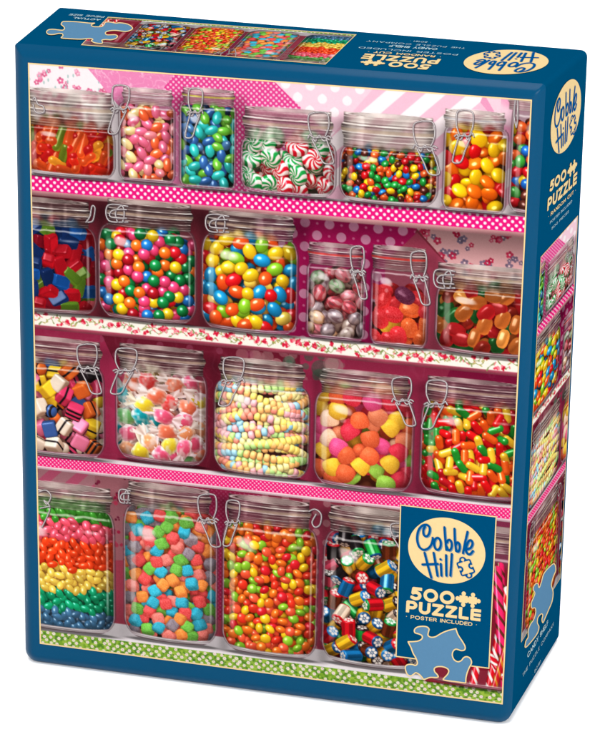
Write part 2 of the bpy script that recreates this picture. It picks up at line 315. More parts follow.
def cyl(J, y):                                                       # half width of the jar body at height y
    R, Rn, ys, sh, yb, rb = J['R'], J['Rn'], J['ys'], J['sh'], J['yb'], J['rb']
    t = np.clip((y - ys)/sh, 0, 1); w = Rn*.97 + (R - Rn*.97)*np.sqrt(np.clip(1 - (1 - t)**2.2, 0, 1))
    u = np.clip((y - (yb - rb))/rb, 0, 1); return np.where(y > yb, 0, w - rb*(1 - np.sqrt(np.clip(1 - u*u, 0, 1)))*1.0)
def body_field(J, sl):
    X = XX[sl] - J['cx']; Y = YY[sl]
    s = np.sqrt(np.clip(1 - (X/J['R'])**2, 0, 1)) if not J['sq'] else 1 - smooth(.72, 1.02, np.abs(X/J['R']))
    y = Y - J['bulge']*(s - 1) * np.clip((Y - J['ys'])/(J['yb'] - J['ys']), 0, 1) 
    w = cyl(J, y); return X, y, w
def fill(J, sprites, colf, d, gloss=1., trans=0., layers=3, pat=None, sug=0., density=1., top=None, dark=.5, sep=.80):
    """pack sprites through the front half of the jar"""
    R = J['R'] - 3.5*K*.6; x0, x1 = J['cx'] - J['R'], J['cx'] + J['R']
    sl = box(x0, J['yl'], x1, J['yb'] + 4); X, yw, w = body_field(J, sl); h, wd = X.shape
    inside = (np.abs(X) < w - 8) & (yw < J['yb'] - J['rb']*.12 - 9)
    zb = np.full((h, wd), -1e4, np.float32); im = np.zeros((h, wd, 3), np.float32)
    oy, ox = sl[0].start, sl[1].start; d = d*K; fy = J['fill']
    r = J['r']; items = []
    flat = .55 if J['sq'] else .8; acc = np.zeros((4000, 3)); na = 0; md = (d*sep)**2
    def put(x, y, z, L, yy):
        nonlocal na
        if na >= 3999: return
        if na:
            q = acc[:na] - (x, y, z)
            if ((q*q).sum(1) < md).any(): return
        acc[na] = (x, y, z); na += 1; items.append((x + J['cx'], y, z, L, yy))
    # top surface of the heap
    for _ in range(int((J['R']/d)**2*3)):
        a, q = r.rand()*6.28, np.sqrt(r.rand()); x, z = q*np.cos(a)*(J['R'] - d*.5), q*np.sin(a)*(J['R'] - d*.5)
        yy = fy + (top(x/J['R']) if top else 0) + r.rand()*d*.4
        if np.abs(x) > cyl(J, np.array(yy)) - d*.3 or q > .8: continue
        put(x, yy + J['tilt']*(z - J['R']*.5), z*flat*.8 - (d*2.5 if J['sq'] else 0), 0, yy)
    for L in range(0, layers + 1):
        dep = L*d*.5; Rr = max(R - dep, d); n = int((J['yb'] - fy)*Rr*3/(d*d)*5*density)
        for _ in range(n):
            y = fy + r.rand()*(J['yb'] - J['rb']*.2 - d*.3 - fy); th = (r.rand() - .5)*np.pi*1.04
            if not J['sq']: x = Rr*np.sin(th); z = Rr*np.cos(th)*flat - dep*.5 + r.randn()*d*.06
            else: x = Rr*np.clip(th/1.35, -1.0, 1.0); z = -dep + r.randn()*d*.08
            if y < fy + (top(x/J['R']) if top else 0) + d*.35*r.rand(): continue
            put(x, y + J['tilt']*((z - Rr*flat*.6) if not J['sq'] else 0), z, L, y)
    for x, y, z, L, y0 in items:
        s = sprites[r.randint(len(sprites))]; B = s['B']; xi, yi = int(x) - ox, int(y) - oy
        a0, a1, b0, b1 = max(0, yi - B), min(h, yi + B + 1), max(0, xi - B), min(wd, xi + B + 1)
        if a0 >= a1 or b0 >= b1: continue
        q = (slice(a0 - yi + B, a1 - yi + B), slice(b0 - xi + B, b1 - xi + B)); t = (slice(a0, a1), slice(b0, b1))
        zz = s['z'][q] + z; m = s['m'][q] & (zz > zb[t]) & inside[t]
        if not m.any(): continue
        base = colf(y0, r); col = base*(.92 + .14*r.rand())
        if pat is not None: colx = pat(s['Q'][q], s['N'][q], base, r)*(.95 + .08*r.rand())
        else: colx = np.broadcast_to(col, zz.shape + (3,))
        dq = s['diff'][q]; dq = dq + (.9 - dq)*(.55*trans); c = colx*dq[..., None]**np.array([.78, 1.03, 1.15])
        if trans: c = c*(1 - .30*trans) + colx*((s['glow'][q] + .5*(1 - np.clip(s['N'][q][..., 2], 0, 1))**1.5)[..., None]*.8*trans) + colx**2*(.10*trans)
        if sug: c = c*(1 - sug*.3) + (sug*.3)*(.55 + .5*dq[..., None])*(.7 + .3*colx) + (np.kron(r.rand(zz.shape[0]//2 + 1, zz.shape[1]//2 + 1), np.ones((2, 2)))[:zz.shape[0], :zz.shape[1], None] - .45)*.34*sug
        c = c + gloss*(s['s1'][q][..., None]*.85 + s['s2'][q][..., None]*.13)
        im[t][m] = c[m]; zb[t][m] = zz[m]
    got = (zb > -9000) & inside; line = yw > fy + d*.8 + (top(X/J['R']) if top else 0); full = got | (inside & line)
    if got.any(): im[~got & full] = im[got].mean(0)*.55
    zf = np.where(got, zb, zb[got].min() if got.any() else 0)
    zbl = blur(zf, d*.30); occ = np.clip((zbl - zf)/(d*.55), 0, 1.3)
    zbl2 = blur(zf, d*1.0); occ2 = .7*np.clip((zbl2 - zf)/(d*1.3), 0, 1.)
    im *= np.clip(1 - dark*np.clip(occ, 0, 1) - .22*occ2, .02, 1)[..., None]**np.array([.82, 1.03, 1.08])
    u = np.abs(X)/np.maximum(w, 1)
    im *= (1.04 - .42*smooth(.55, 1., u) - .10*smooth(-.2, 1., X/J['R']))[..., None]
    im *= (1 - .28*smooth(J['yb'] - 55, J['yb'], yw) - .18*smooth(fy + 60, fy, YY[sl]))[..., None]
    cv[sl] = np.where(full[..., None], im, cv[sl]); own[sl] = np.where(full, J['id'] + 1, own[sl])
def pick(*cols):
    cs = [rgb(*c[:3]) for c in cols]; ws = np.array([c[3] if len(c) > 3 else 1. for c in cols]); ws = ws/ws.sum()
    return lambda y, r: cs[r.choice(len(cs), p=ws)]

def jar(n, xl, xr, yb, yl, ylb, fy, lx=None, sq=False, sh=10, rb=9, bulge=4, el=2., tilt=.06, ring=(190, 170, 150)):
    """layout units: body sides, base, lid top, lid underside, top of the sweets, lid sides"""
    ym = (yb + ylb)/2; lx = lx or (xl + 4, xr - 4)
    cl, cr = c2(xl, ym)[0], c2(xr, ym)[0]; ll, lr = c2(lx[0], yl)[0], c2(lx[1], yl)[0]; xm = (xl + xr)/2
    J = dict(id=10 + n*5, cx=(cl + cr)/2, R=(cr - cl)/2, lcx=(ll + lr)/2, Rn=(lr - ll)/2, yb=c2(xm, yb)[1], yl=c2(xm, yl)[1], ys=c2(xm, ylb)[1],
             fill=c2(xm, fy)[1], sh=sh*K, rb=rb*K, bulge=bulge*K, el=el*K, tilt=tilt, sq=sq, ring=rgb(*ring), metal=.16, r=np.random.RandomState(100 + n))
    J['yb'] -= 0; X0 = box(J['cx'] - J['R'] - 40, J['yl'] - 30, J['cx'] + J['R'] + 60, J['yb'] + 25)
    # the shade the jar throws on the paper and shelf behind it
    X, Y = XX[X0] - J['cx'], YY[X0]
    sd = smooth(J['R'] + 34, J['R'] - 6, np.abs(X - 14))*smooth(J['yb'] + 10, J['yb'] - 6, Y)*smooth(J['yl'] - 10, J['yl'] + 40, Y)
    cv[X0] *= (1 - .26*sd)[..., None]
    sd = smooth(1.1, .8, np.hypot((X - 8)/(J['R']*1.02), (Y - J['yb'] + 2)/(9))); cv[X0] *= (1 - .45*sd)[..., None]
    sl = box(J['cx'] - J['R'], J['ys'] - 4, J['cx'] + J['R'], J['yb'] + 3); X, y, w = body_field(J, sl)
    a = smooth(0, 2, w - np.abs(X))
    tint = cv[sl]*.74 + rgb(196, 182, 178)*.12; over(sl, tint, a, J['id'])
    return J
def glass(J, hl=1.):
    """reflections, rim lines and thick base of the glass"""
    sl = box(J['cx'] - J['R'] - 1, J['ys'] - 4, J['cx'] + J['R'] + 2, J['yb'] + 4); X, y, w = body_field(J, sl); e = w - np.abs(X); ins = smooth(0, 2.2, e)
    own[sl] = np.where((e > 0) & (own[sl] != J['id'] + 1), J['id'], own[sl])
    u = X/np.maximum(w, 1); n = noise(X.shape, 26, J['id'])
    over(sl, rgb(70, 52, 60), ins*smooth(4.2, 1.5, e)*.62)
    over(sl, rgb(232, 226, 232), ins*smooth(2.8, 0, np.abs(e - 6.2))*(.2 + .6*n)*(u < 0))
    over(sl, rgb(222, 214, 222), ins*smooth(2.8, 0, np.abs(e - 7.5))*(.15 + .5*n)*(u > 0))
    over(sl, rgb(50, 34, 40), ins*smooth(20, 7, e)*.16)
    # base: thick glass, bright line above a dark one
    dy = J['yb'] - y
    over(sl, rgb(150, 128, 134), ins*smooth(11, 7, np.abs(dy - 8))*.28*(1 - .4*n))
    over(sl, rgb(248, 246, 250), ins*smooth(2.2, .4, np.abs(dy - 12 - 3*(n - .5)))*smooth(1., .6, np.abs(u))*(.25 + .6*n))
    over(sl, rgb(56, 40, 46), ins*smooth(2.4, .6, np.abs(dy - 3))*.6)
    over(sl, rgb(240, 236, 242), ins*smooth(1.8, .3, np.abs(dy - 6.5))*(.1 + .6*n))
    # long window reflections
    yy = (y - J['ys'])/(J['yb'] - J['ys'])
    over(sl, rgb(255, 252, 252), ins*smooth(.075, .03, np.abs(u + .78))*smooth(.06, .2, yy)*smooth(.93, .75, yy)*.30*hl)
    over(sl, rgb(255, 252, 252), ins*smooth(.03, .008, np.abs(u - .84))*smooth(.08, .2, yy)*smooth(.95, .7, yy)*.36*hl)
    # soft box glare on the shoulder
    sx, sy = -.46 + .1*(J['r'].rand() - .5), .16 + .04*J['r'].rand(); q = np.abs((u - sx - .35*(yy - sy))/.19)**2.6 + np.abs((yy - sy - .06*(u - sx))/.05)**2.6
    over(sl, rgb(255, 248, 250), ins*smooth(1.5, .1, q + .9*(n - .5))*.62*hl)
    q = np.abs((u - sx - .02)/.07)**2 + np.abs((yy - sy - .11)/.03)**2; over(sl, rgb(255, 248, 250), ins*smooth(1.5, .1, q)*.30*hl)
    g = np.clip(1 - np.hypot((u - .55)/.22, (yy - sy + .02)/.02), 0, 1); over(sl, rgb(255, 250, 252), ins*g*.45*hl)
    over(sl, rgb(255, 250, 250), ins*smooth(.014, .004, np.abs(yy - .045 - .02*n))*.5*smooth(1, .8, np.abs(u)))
def lid(J):
    L = J['Rn']; cx = J['lcx']; b = .6*J['el'] + 2; y0, y1 = J['yl'], J['ys'] + 3
    sl = box(cx - L - 6, y0 - 4, cx + L + 6, y1 + b + 6); X, Y = XX[sl] - cx, YY[sl]
    s = np.sqrt(np.clip(1 - (X/(L + 5))**2, 0, 1)); y = Y - b*(s - 1); H = y1 - y0; t = (y - y0)/H; u = X/L
    ha = L*(1 - .03*smooth(.42, .3, t) + .025*smooth(.3, .36, t)*smooth(.56, .5, t) - .035*smooth(.6, .7, t) - .0*t)
    e = ha - np.abs(X); top = np.hypot(X/(L*.97), (Y - y0 - J['el']*.6)/(J['el'] + 1)) < 1
    ins = np.maximum(smooth(0, 2, e)*smooth(0, .03, t)*smooth(1.02, .98, t), 0)
    bg = cv[sl].copy(); n1 = noise((1, X.shape[1]), 22, J['id'] + 1)[0][None]; n2 = noise(X.shape, 12, J['id'] + 2); nn = noise((X.shape[0], X.shape[1]), 40, J['id'] + 3, 3)
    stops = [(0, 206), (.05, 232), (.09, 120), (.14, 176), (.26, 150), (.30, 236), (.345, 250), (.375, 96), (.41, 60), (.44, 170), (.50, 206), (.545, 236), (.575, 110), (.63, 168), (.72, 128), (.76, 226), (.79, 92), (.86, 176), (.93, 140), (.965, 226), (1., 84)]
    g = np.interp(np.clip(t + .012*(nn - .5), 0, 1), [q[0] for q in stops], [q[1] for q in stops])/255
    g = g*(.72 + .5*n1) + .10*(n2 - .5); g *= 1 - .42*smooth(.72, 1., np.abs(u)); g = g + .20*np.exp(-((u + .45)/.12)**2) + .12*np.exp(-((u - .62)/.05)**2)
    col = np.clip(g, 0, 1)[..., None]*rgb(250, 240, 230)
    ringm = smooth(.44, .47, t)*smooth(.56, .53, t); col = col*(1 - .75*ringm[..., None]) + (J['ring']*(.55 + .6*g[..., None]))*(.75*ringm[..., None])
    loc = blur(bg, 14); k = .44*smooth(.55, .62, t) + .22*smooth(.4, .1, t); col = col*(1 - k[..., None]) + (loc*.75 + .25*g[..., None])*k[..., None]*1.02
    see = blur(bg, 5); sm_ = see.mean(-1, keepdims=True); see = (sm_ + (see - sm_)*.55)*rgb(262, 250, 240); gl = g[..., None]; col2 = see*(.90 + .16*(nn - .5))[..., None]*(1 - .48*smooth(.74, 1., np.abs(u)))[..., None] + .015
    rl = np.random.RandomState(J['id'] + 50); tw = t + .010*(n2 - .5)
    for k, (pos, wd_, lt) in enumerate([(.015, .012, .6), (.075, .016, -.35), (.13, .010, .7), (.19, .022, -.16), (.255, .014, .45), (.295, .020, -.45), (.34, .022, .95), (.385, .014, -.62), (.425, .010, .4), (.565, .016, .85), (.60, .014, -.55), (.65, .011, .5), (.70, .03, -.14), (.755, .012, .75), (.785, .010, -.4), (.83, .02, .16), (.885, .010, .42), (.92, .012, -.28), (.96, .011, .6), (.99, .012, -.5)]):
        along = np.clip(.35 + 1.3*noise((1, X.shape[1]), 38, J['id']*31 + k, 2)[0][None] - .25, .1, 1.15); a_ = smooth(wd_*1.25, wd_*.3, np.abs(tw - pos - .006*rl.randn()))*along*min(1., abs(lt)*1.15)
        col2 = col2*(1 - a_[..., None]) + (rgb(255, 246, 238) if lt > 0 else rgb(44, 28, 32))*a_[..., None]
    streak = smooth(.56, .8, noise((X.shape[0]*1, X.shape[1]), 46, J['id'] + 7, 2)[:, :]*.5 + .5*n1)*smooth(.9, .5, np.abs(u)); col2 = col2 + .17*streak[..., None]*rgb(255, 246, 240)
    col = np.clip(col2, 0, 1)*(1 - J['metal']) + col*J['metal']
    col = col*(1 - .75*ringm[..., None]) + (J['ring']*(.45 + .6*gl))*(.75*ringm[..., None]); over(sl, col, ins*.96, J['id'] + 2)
    tm = smooth(1., .94, np.hypot(X/(L*.985), (Y - y0 - J['el']*.55)/(J['el'] + 1.2)))
    tcol = (.34 + .34*nn + .30*np.exp(-((u + .2)/.3)**2))[..., None]*rgb(238, 226, 216)*.75 + blur(bg.mean(-1, keepdims=True)*rgb(255, 244, 238)*.6 + bg*.4, 20)*.45
    rr = np.hypot(X/(L*.985), (Y - y0 - J['el']*.55)/(J['el'] + 1.2)); tcol = tcol + (.3*smooth(.07, 0, np.abs(rr - .93)) - .25*smooth(.06, 0, np.abs(rr - .80)))[..., None]
    if J['el'] > 5: over(sl, np.clip(tcol, 0, 1), tm*.92, J['id'] + 2)
def clasp(J, pts_list, w=.80, off=3):
    for pts in pts_list:
        P = [c2(*p) for p in pts]
        stroke([p + np.array([2.5, 2.5]) for p in P], w*K*.8, rgb(40, 26, 34), .45)
        stroke(P, w*K, rgb(92, 82, 88), 1., J['id'] + off, core=rgb(255, 253, 252))
def wire_right(x0, y0, x1, y1):
    """toggle clasp seen on the right of a lid: bow over the lid, knot, long hanging loop"""
    w, h = x1 - x0, y1 - y0; f = lambda *p: [(x0 + a*w, y0 + b*h) for a, b in p]
    return [f((.22, .46), (.10, .30), (.08, .08), (.24, .01), (.60, .0), (.76, .06), (.78, .28), (.66, .46)),
            f((.06, .50), (.14, .43), (.24, .50), (.32, .56), (.40, .47), (.48, .45), (.56, .53), (.66, .55), (.74, .46), (.86, .49)), f((.16, .45), (.30, .49), (.60, .48), (.80, .53)),
            f((.20, .52), (.42, .76), (.60, .97), (.92, .98), (.90, .84), (.70, .52))]
def wire_left(x0, y0, x1, y1): return [[(x0 + x1 - a, b) for a, b in q] for q in wire_right(x0, y0, x1, y1)]
def loop_left(x0, y0, x1, y1):
    w, h = x1 - x0, y1 - y0; f = lambda *p: [(x0 + a*w, y0 + b*h) for a, b in p]
    return [f((.95, .12), (.5, .02), (.12, .05), (.02, .4), (.08, .8), (.3, .98), (.95, .99)), f((.5, .95), (.42, .5), (.55, .2), (.72, .1), (.8, .5), (.74, .95)), f((.9, .3), (.3, .34), (.22, .7), (.9, .78))]
JARS = {}
def finish(name, J, wires=(), hl=1., extra=()):
    glass(J, hl); lid(J); clasp(J, wires); clasp(J, extra, off=4); JARS[name] = J

bean = bank('ell', (7.2, 4.7, 4.5), 20)
# 1 gummy worms
J = jar(0, 24, 116, 178, 90, 127, 131, (26, 113), sh=16, rb=14, bulge=4)
worm = bank('cap', (10.5, 4.5, 4.5), 16, .7)
fill(J, worm, pick((226, 50, 30, 5), (240, 92, 40, 3), (206, 34, 34, 4), (246, 160, 50, 1.2), (120, 140, 40, 1.2)), 10, .45, .8, dark=.36, sep=.72)
finish('gummy worms', J, [[(33, 99), (35, 97), (38, 104), (43, 106), (44, 112), (36, 112), (33, 104)]])
# 2 pink and orange beans
J = jar(1, 118, 176, 183, 89, 104, 108, (122, 173), sq=True, sh=8, rb=9, bulge=2, ring=(200, 180, 190))
fill(J, bean, pick((238, 112, 146, 4), (250, 104, 60, 4), (252, 222, 156, 2.4), (246, 140, 150, 1.4)), 10.5, .8, .25, dark=.42)
finish('pink and orange jelly beans', J, wire_left(107, 85, 131, 134))
# 3 blue and green beans
J = jar(2, 178.5, 237, 190, 89, 104, 108, (182, 235), sq=True, sh=8, rb=9, bulge=2, ring=(196, 206, 60))
fill(J, bean, pick((50, 96, 160, 2.6), (76, 122, 172, 1.6), (48, 180, 176, 3.6), (104, 184, 60, 3.4)), 10.5, .7, .2)
finish('blue and green jelly beans', J, wire_left(184, 88, 204, 138))
# 4 peppermints
J = jar(3, 239.5, 337, 197, 109, 141, 137, (243, 333), sh=15, rb=14, bulge=6)
mint = bank('sup', (10.8, 10.8, 5.6), 20, .55, e=2., k=3.2)
def mintp(Q, N, base, r):
    a = np.arctan2(Q[..., 1], Q[..., 0]) + 1.3*np.hypot(Q[..., 0], Q[..., 1]); s = smooth(-.25, .25, np.sin(a*8))
    s = s*smooth(.04, .2, np.hypot(Q[..., 0], Q[..., 1]))
    return s[..., None]*rgb(250, 240, 236) + (1 - s[..., None])*base
fill(J, mint, pick((212, 28, 48, 3), (30, 150, 70, 3.6)), 20, .6, 0, pat=mintp, layers=3, dark=.42)
finish('peppermint swirls', J, wire_right(306, 112, 335, 164))
# 5 small chocolate drops
J = jar(4, 338.5, 439, 206, 115, 150, 152, (342, 435), sh=14, rb=16, bulge=6)
lent = bank('ell', (4.1, 4.1, 2.9), 20)
fill(J, lent, pick((196, 24, 30), (34, 150, 60), (250, 206, 30), (30, 120, 205), (240, 96, 40), (84, 34, 26)), 8.3, .8, 0, layers=4)
finish('small coated chocolates', J, wire_right(411, 121, 441, 175))
# 6 orange discs
J = jar(5, 442, 508, 213.5, 111, 129, 128, (444, 506), sq=True, sh=8, rb=10, bulge=2, ring=(190, 190, 196))
disc = bank('ell', (8.2, 8.2, 4.9), 20, .62)
fill(J, disc, pick((248, 110, 20, 4), (206, 20, 24, 2.4), (250, 196, 24, 2.6)), 13.8, .8, .1, dark=.42)
finish('orange, red and yellow discs', J, wire_left(451, 110, 475, 163))
# 7 peanuts
J = jar(6, 509, 590, 217, 92, 112, 124, (508, 590), sh=11, rb=12, bulge=4)
pn = bank('ell', (6.6, 5.4, 5.2), 20)
fill(J, pn, pick((206, 24, 34, 2), (34, 104, 200, 1.4), (250, 210, 30, 1.2), (90, 40, 30, .8), (60, 160, 60, .5), (240, 96, 40)), 11.4, .8, 0)
finish('bright coated peanuts', J, [[(515, 100), (514, 116), (516, 127)], [(517.5, 100), (517.5, 118), (516, 127)]])
# 8 blue, green and red blocks
J = jar(7, -26, 98, 312, 198, 224, 222, (-20, 90.5), sh=19, rb=16, bulge=6)
blk = bank('sup', (10.5, 6.3, 5.2), 18, .8, e=7., k=7.)
fill(J, blk, pick((186, 24, 40, 5), (28, 92, 172, 1.8), (104, 146, 44, 1.6), (24, 50, 104, 1.4), (140, 20, 40, 2)), 14, .45, .75, layers=2, dark=.42)
finish('clear blue, green and red blocks', J, [[(86, 222), (90, 216), (92, 206), (95, 208), (93, 220), (88, 222)]])
# 9 gumballs
J = jar(8, 97.5, 197.5, 322.5, 202, 228, 232, (106, 192.5), sh=24, rb=19, bulge=6)
ball = bank('ell', (6.3, 6.3, 6.3), 2)
fill(J, ball, pick((238, 70, 120, 3), (24, 130, 66, 3), (36, 120, 205, 1.5), (248, 206, 36, 1.6), (244, 112, 36, 1.4), (160, 22, 34, 1.6), (220, 30, 44, 1)), 12.2, 1., 0, layers=3, dark=.46, top=lambda u: 14*u*u)
finish('round gumballs', J, loop_left(105.5, 204, 129, 222))
# 10 egg shaped beans
J = jar(9, 200.5, 299, 333.5, 213.5, 238, 238, (207, 295), sh=22, rb=17, bulge=6)
egg = bank('ell', (8.8, 6.8, 6.6), 20)
fill(J, egg, pick((30, 146, 206, 2.4), (250, 206, 36, 2.4), (132, 196, 44, 2.2), (244, 88, 34, 2.4), (218, 28, 34, 2.2), (248, 214, 90, .8)), 14, .9, .1, layers=3, dark=.46)
finish('egg shaped jelly beans', J, loop_left(205, 214, 230, 232))
# 11 marbled pebbles
J = jar(10, 305.6, 366, 340.5, 244, 265, 272, (308, 363), sq=True, sh=8, rb=9, bulge=2, ring=(216, 76, 66))
peb = bank('ell', (9, 7.2, 7), 20)
def marb(Q, N, base, r):
    s = r.rand(3)*6; n = np.sin(Q[..., 0]*4 + s[0] + 2*np.sin(Q[..., 1]*5 + s[1])) + np.sin(Q[..., 2]*6 + s[2] + 3*Q[..., 0])
    k = .5*smooth(.2, 1.1, n)[..., None]; k2 = .55*smooth(-.5, -1.5, n)[..., None]; return (base*(1 - k) + rgb(212, 190, 190)*k)*(1 - k2) + rgb(80, 50, 56)*k2
fill(J, peb, pick((140, 124, 130, 4), (168, 150, 140, 1.5), (170, 66, 76, 1.6), (128, 152, 118, 1.2), (206, 116, 126, 1.6), (206, 166, 130, .8)), 15, .4, 0, pat=marb)
finish('marbled candy pebbles', J, wire_right(349, 246, 368, 299))
# 12 red and orange jellies
J = jar(11, 369.5, 429, 347.5, 247, 270, 291, (372, 427), sq=True, sh=9, rb=10, bulge=2, ring=(220, 66, 56))
jel = bank('sup', (10.5, 7.6, 7.2), 18, .8, e=2.6, k=2.8)
fill(J, jel, pick((228, 36, 44, 5), (240, 92, 34, 2), (240, 176, 34, .4), (92, 24, 56, .4), (206, 30, 34, 2)), 17, .35, .6, layers=2, dark=.4, sug=.4)
finish('red and orange fruit jellies', J, wire_right(409, 251, 431, 305))
# 13 amber, green and red gummies
J = jar(12, 434, 548, 357.5, 267, 291, 289, (436, 546), sh=16, rb=17, bulge=6)
gum = bank('sup', (9.8, 7.4, 5.2), 18, .8, e=2.6, k=3.)
fill(J, gum, pick((196, 110, 50, 3.4), (176, 34, 38, 4), (34, 100, 44, 2.2), (222, 146, 70, 1.2), (140, 40, 30, 2.4)), 13.5, .5, .8, layers=2, dark=.5)
finish('amber, green and red gummies', J, loop_left(433, 269, 456, 288))
# 14 licorice allsorts
J = jar(13, 2, 105.5, 456, 338, 364, 366, (8, 101.5), sh=19, rb=17, bulge=7)
cube = bank('sup', (8.6, 8.2, 7.6), 14, 1., e=8., k=8.) + bank('ell', (7.5, 7.5, 6.5), 5)
def allp(Q, N, base, r):
    b = float(base.sum()); z = Q[..., 2]; k = r.rand()
    if k < .45: s = smooth(.12, .2, np.abs(z))[..., None]; return s*base + (1 - s)*rgb(34, 26, 30)
    if k < .62: s = smooth(-.2, .2, np.sin(z*9))[..., None]; return s*base + (1 - s)*rgb(30, 24, 28)
    return np.broadcast_to(base, Q.shape)
fill(J, cube, pick((234, 124, 160, 3.4), (228, 206, 186, 3.4), (240, 196, 50, 1.4), (226, 106, 46, 1.6), (214, 60, 100, 1.2), (40, 32, 36, .6), (60, 90, 150, .5)), 16.5, .35, 0, pat=allp, layers=3, dark=.5)
finish('licorice allsorts', J, wire_right(75, 344, 103, 394))
# 15 salt water taffy
J = jar(14, 115, 208, 464, 347, 372, 378, (118, 205), sh=19, rb=17, bulge=7)
taf = bank('ell', (9.6, 7.6, 7), 14)
def wrapped(seed):
    """a lump in waxed paper, twisted and flared at both ends"""
    r = np.random.RandomState(seed); B = 76; y, x = np.mgrid[-B:B + 1, -B:B + 1].astype(float); a = r.rand()*6.28; c, s_ = np.cos(a), np.sin(a); u, v = x*c + y*s_, -x*s_ + y*c
    la, lb = 33 + 5*r.rand(), 25 + 5*r.rand(); rad = np.hypot(u/la, v/lb)*(1 + .07*np.sin(np.arctan2(v, u)*5 + seed)); body = rad < 1
    z = np.where(body, 24*np.sqrt(np.clip(1 - rad**2, 0, 1)), 0); m = body.copy(); wr = np.zeros(x.shape)
    fold = np.sin(v*.55 + 1.5*np.sin(u*.13 + seed) + seed)
    d = np.where(body, .70 + .34*np.clip((-.5*u*c*0 - (x*.42 + y*.6)/24 + .5), 0, 1) + .07*fold*smooth(.3, 1., rad), 0)
    for sg in (-1, 1):
        t = (sg*u - la*.82)/(27 + 9*r.rand()); wv = 7 + 24*np.clip(t, 0, 1)**1.1; edge = 1 + .14*np.sin(v*.5 + seed*sg); f = (t > 0) & (t < edge) & (np.abs(v + 3*np.sin(t*3 + seed)) < wv)
        rip = np.sin(v/np.maximum(wv, 3)*5 + seed*sg); m |= f; wr = np.where(f, 1, wr); d = np.where(f, .86 + .12*rip, d); z = np.where(f, np.maximum(z, 9 + 4*rip), z)
    wr = np.maximum(wr, np.where(body, .75*smooth(.5, 1., noise(x.shape, 17, seed, 2)*1.3) + .6*smooth(.55, 1., rad), 0)); gl = np.where(body, smooth(.72, 1., 1 - np.hypot(x + 8, y + 9)/22), 0)
    return dict(m=m, z=z, N=np.stack([0*x, 0*x, 0*x + 1], -1), Q=np.stack([wr, fold, 0*x], -1), diff=d.astype(np.float32), s1=gl*.6, s2=0*x, glow=0*x, B=B)
taf = [wrapped(k) for k in range(22)]; fans = []
def tafp(Q, N, base, r): s = np.clip(Q[..., 0], 0, 1)[..., None]*.86; return base*(1 - s) + rgb(250, 244, 242)*s
fill(J, taf + fans, pick((240, 120, 90, 3.4), (26, 156, 170, 2.6), (246, 220, 60, 3), (238, 92, 130, 1.4), (236, 70, 70, 1.2), (110, 80, 170, .8), (120, 200, 120, 1), (250, 160, 110, 3)), 17.5, .6, 0, pat=tafp, layers=3, dark=.42)
finish('wrapped taffy', J, wire_left(109, 348, 139, 394))
# 16 candy necklaces
J = jar(15, 213, 310.5, 477, 360.5, 384, 378, (219, 305), sh=20, rb=17, bulge=7)
PAST = [rgb(246, 170, 176), rgb(250, 214, 110), rgb(176, 216, 130), rgb(150, 200, 222), rgb(250, 180, 110), rgb(240, 140, 120), rgb(246, 226, 150)]
def necklaces(J):
    r = J['r']; R = J['R'] - 8; sl = box(J['cx'] - J['R'], J['yl'], J['cx'] + J['R'], J['yb'] + 4); X, yw, w = body_field(J, sl); h, wd = X.shape
    inside = (np.abs(X) < w - 5) & (yw < J['yb'] - 8); zb = np.full((h, wd), -1e4, np.float32); im = np.zeros((h, wd, 3), np.float32); oy, ox = sl[0].start, sl[1].start
    cache = {}
    for L in (2, 1, 0):
        y = J['fill'] + 4 + L*7
        while y < J['yb'] - 12:
            ph, am, sl0 = r.rand()*6.28, 8 + 18*r.rand(), (r.rand() - .5)*.7; ck = r.randint(7); th = -1.5 + r.rand()*.1
            while th < 1.5:
                x = (R - L*12)*np.sin(th); yy = y + am*np.sin(th*2.2 + ph) + sl0*x*.35; z = (R - L*12)*np.cos(th)*.8 - L*8
                dy = am*2.2*np.cos(th*2.2 + ph) + sl0*x*.35; tx, ty, tz = (R)*np.cos(th), dy, -(R)*np.sin(th)*.8; key = (round(th*4), round(np.clip(ty/R, -1, 1)*4))
                if key not in cache:
                    a = np.array([tx, ty, tz]); a /= np.linalg.norm(a); b = np.cross([0, 0, 1.], a) if abs(a[2]) < .9 else np.cross([1., 0, 0], a); b /= np.linalg.norm(b); c = np.cross(a, b)
                    cache[key] = make_sprite('sup', (4.7, 4.7, 3.3), np.stack([b, c, a], 1), e=2., k=3.)
                s = cache[key]; B = s['B']; xi, yi = int(x + J['cx']) - ox, int(yy) - oy; a0, a1, b0, b1 = max(0, yi - B), min(h, yi + B + 1), max(0, xi - B), min(wd, xi + B + 1)
                if r.rand() < .6: ck = r.randint(7)
                th += 7.1*K/(R - L*12)/np.sqrt(1 + (dy/R)**2)
                if a0 >= a1 or b0 >= b1: continue
                q = (slice(a0 - yi + B, a1 - yi + B), slice(b0 - xi + B, b1 - xi + B)); t = (slice(a0, a1), slice(b0, b1)); zz = s['z'][q] + z; m = s['m'][q] & (zz > zb[t]) & inside[t]
                im[t][m] = (PAST[ck]*(s['diff'][q][..., None]*1.08) + .10*s['s2'][q][..., None])[m]; zb[t][m] = zz[m]
            y += 9.2*K
    full = (zb > -9000) & inside; im[inside & ~full] = rgb(96, 50, 46); full = inside & (YY[sl] > J['fill']); zf = np.where(zb > -9000, zb, 0)
    occ = np.clip((blur(zf, 6) - zf)/14, 0, 1); u = np.abs(X)/np.maximum(w, 1); im *= ((1 - .5*occ)*(1.04 - .4*smooth(.55, 1, u))*(1 - .2*smooth(J['yb'] - 50, J['yb'], yw)))[..., None]
    cv[sl] = np.where(full[..., None], im, cv[sl]); own[sl] = np.where(full, J['id'] + 1, own[sl])
necklaces(J)
finish('candy necklaces', J, wire_left(217, 357, 246, 406))
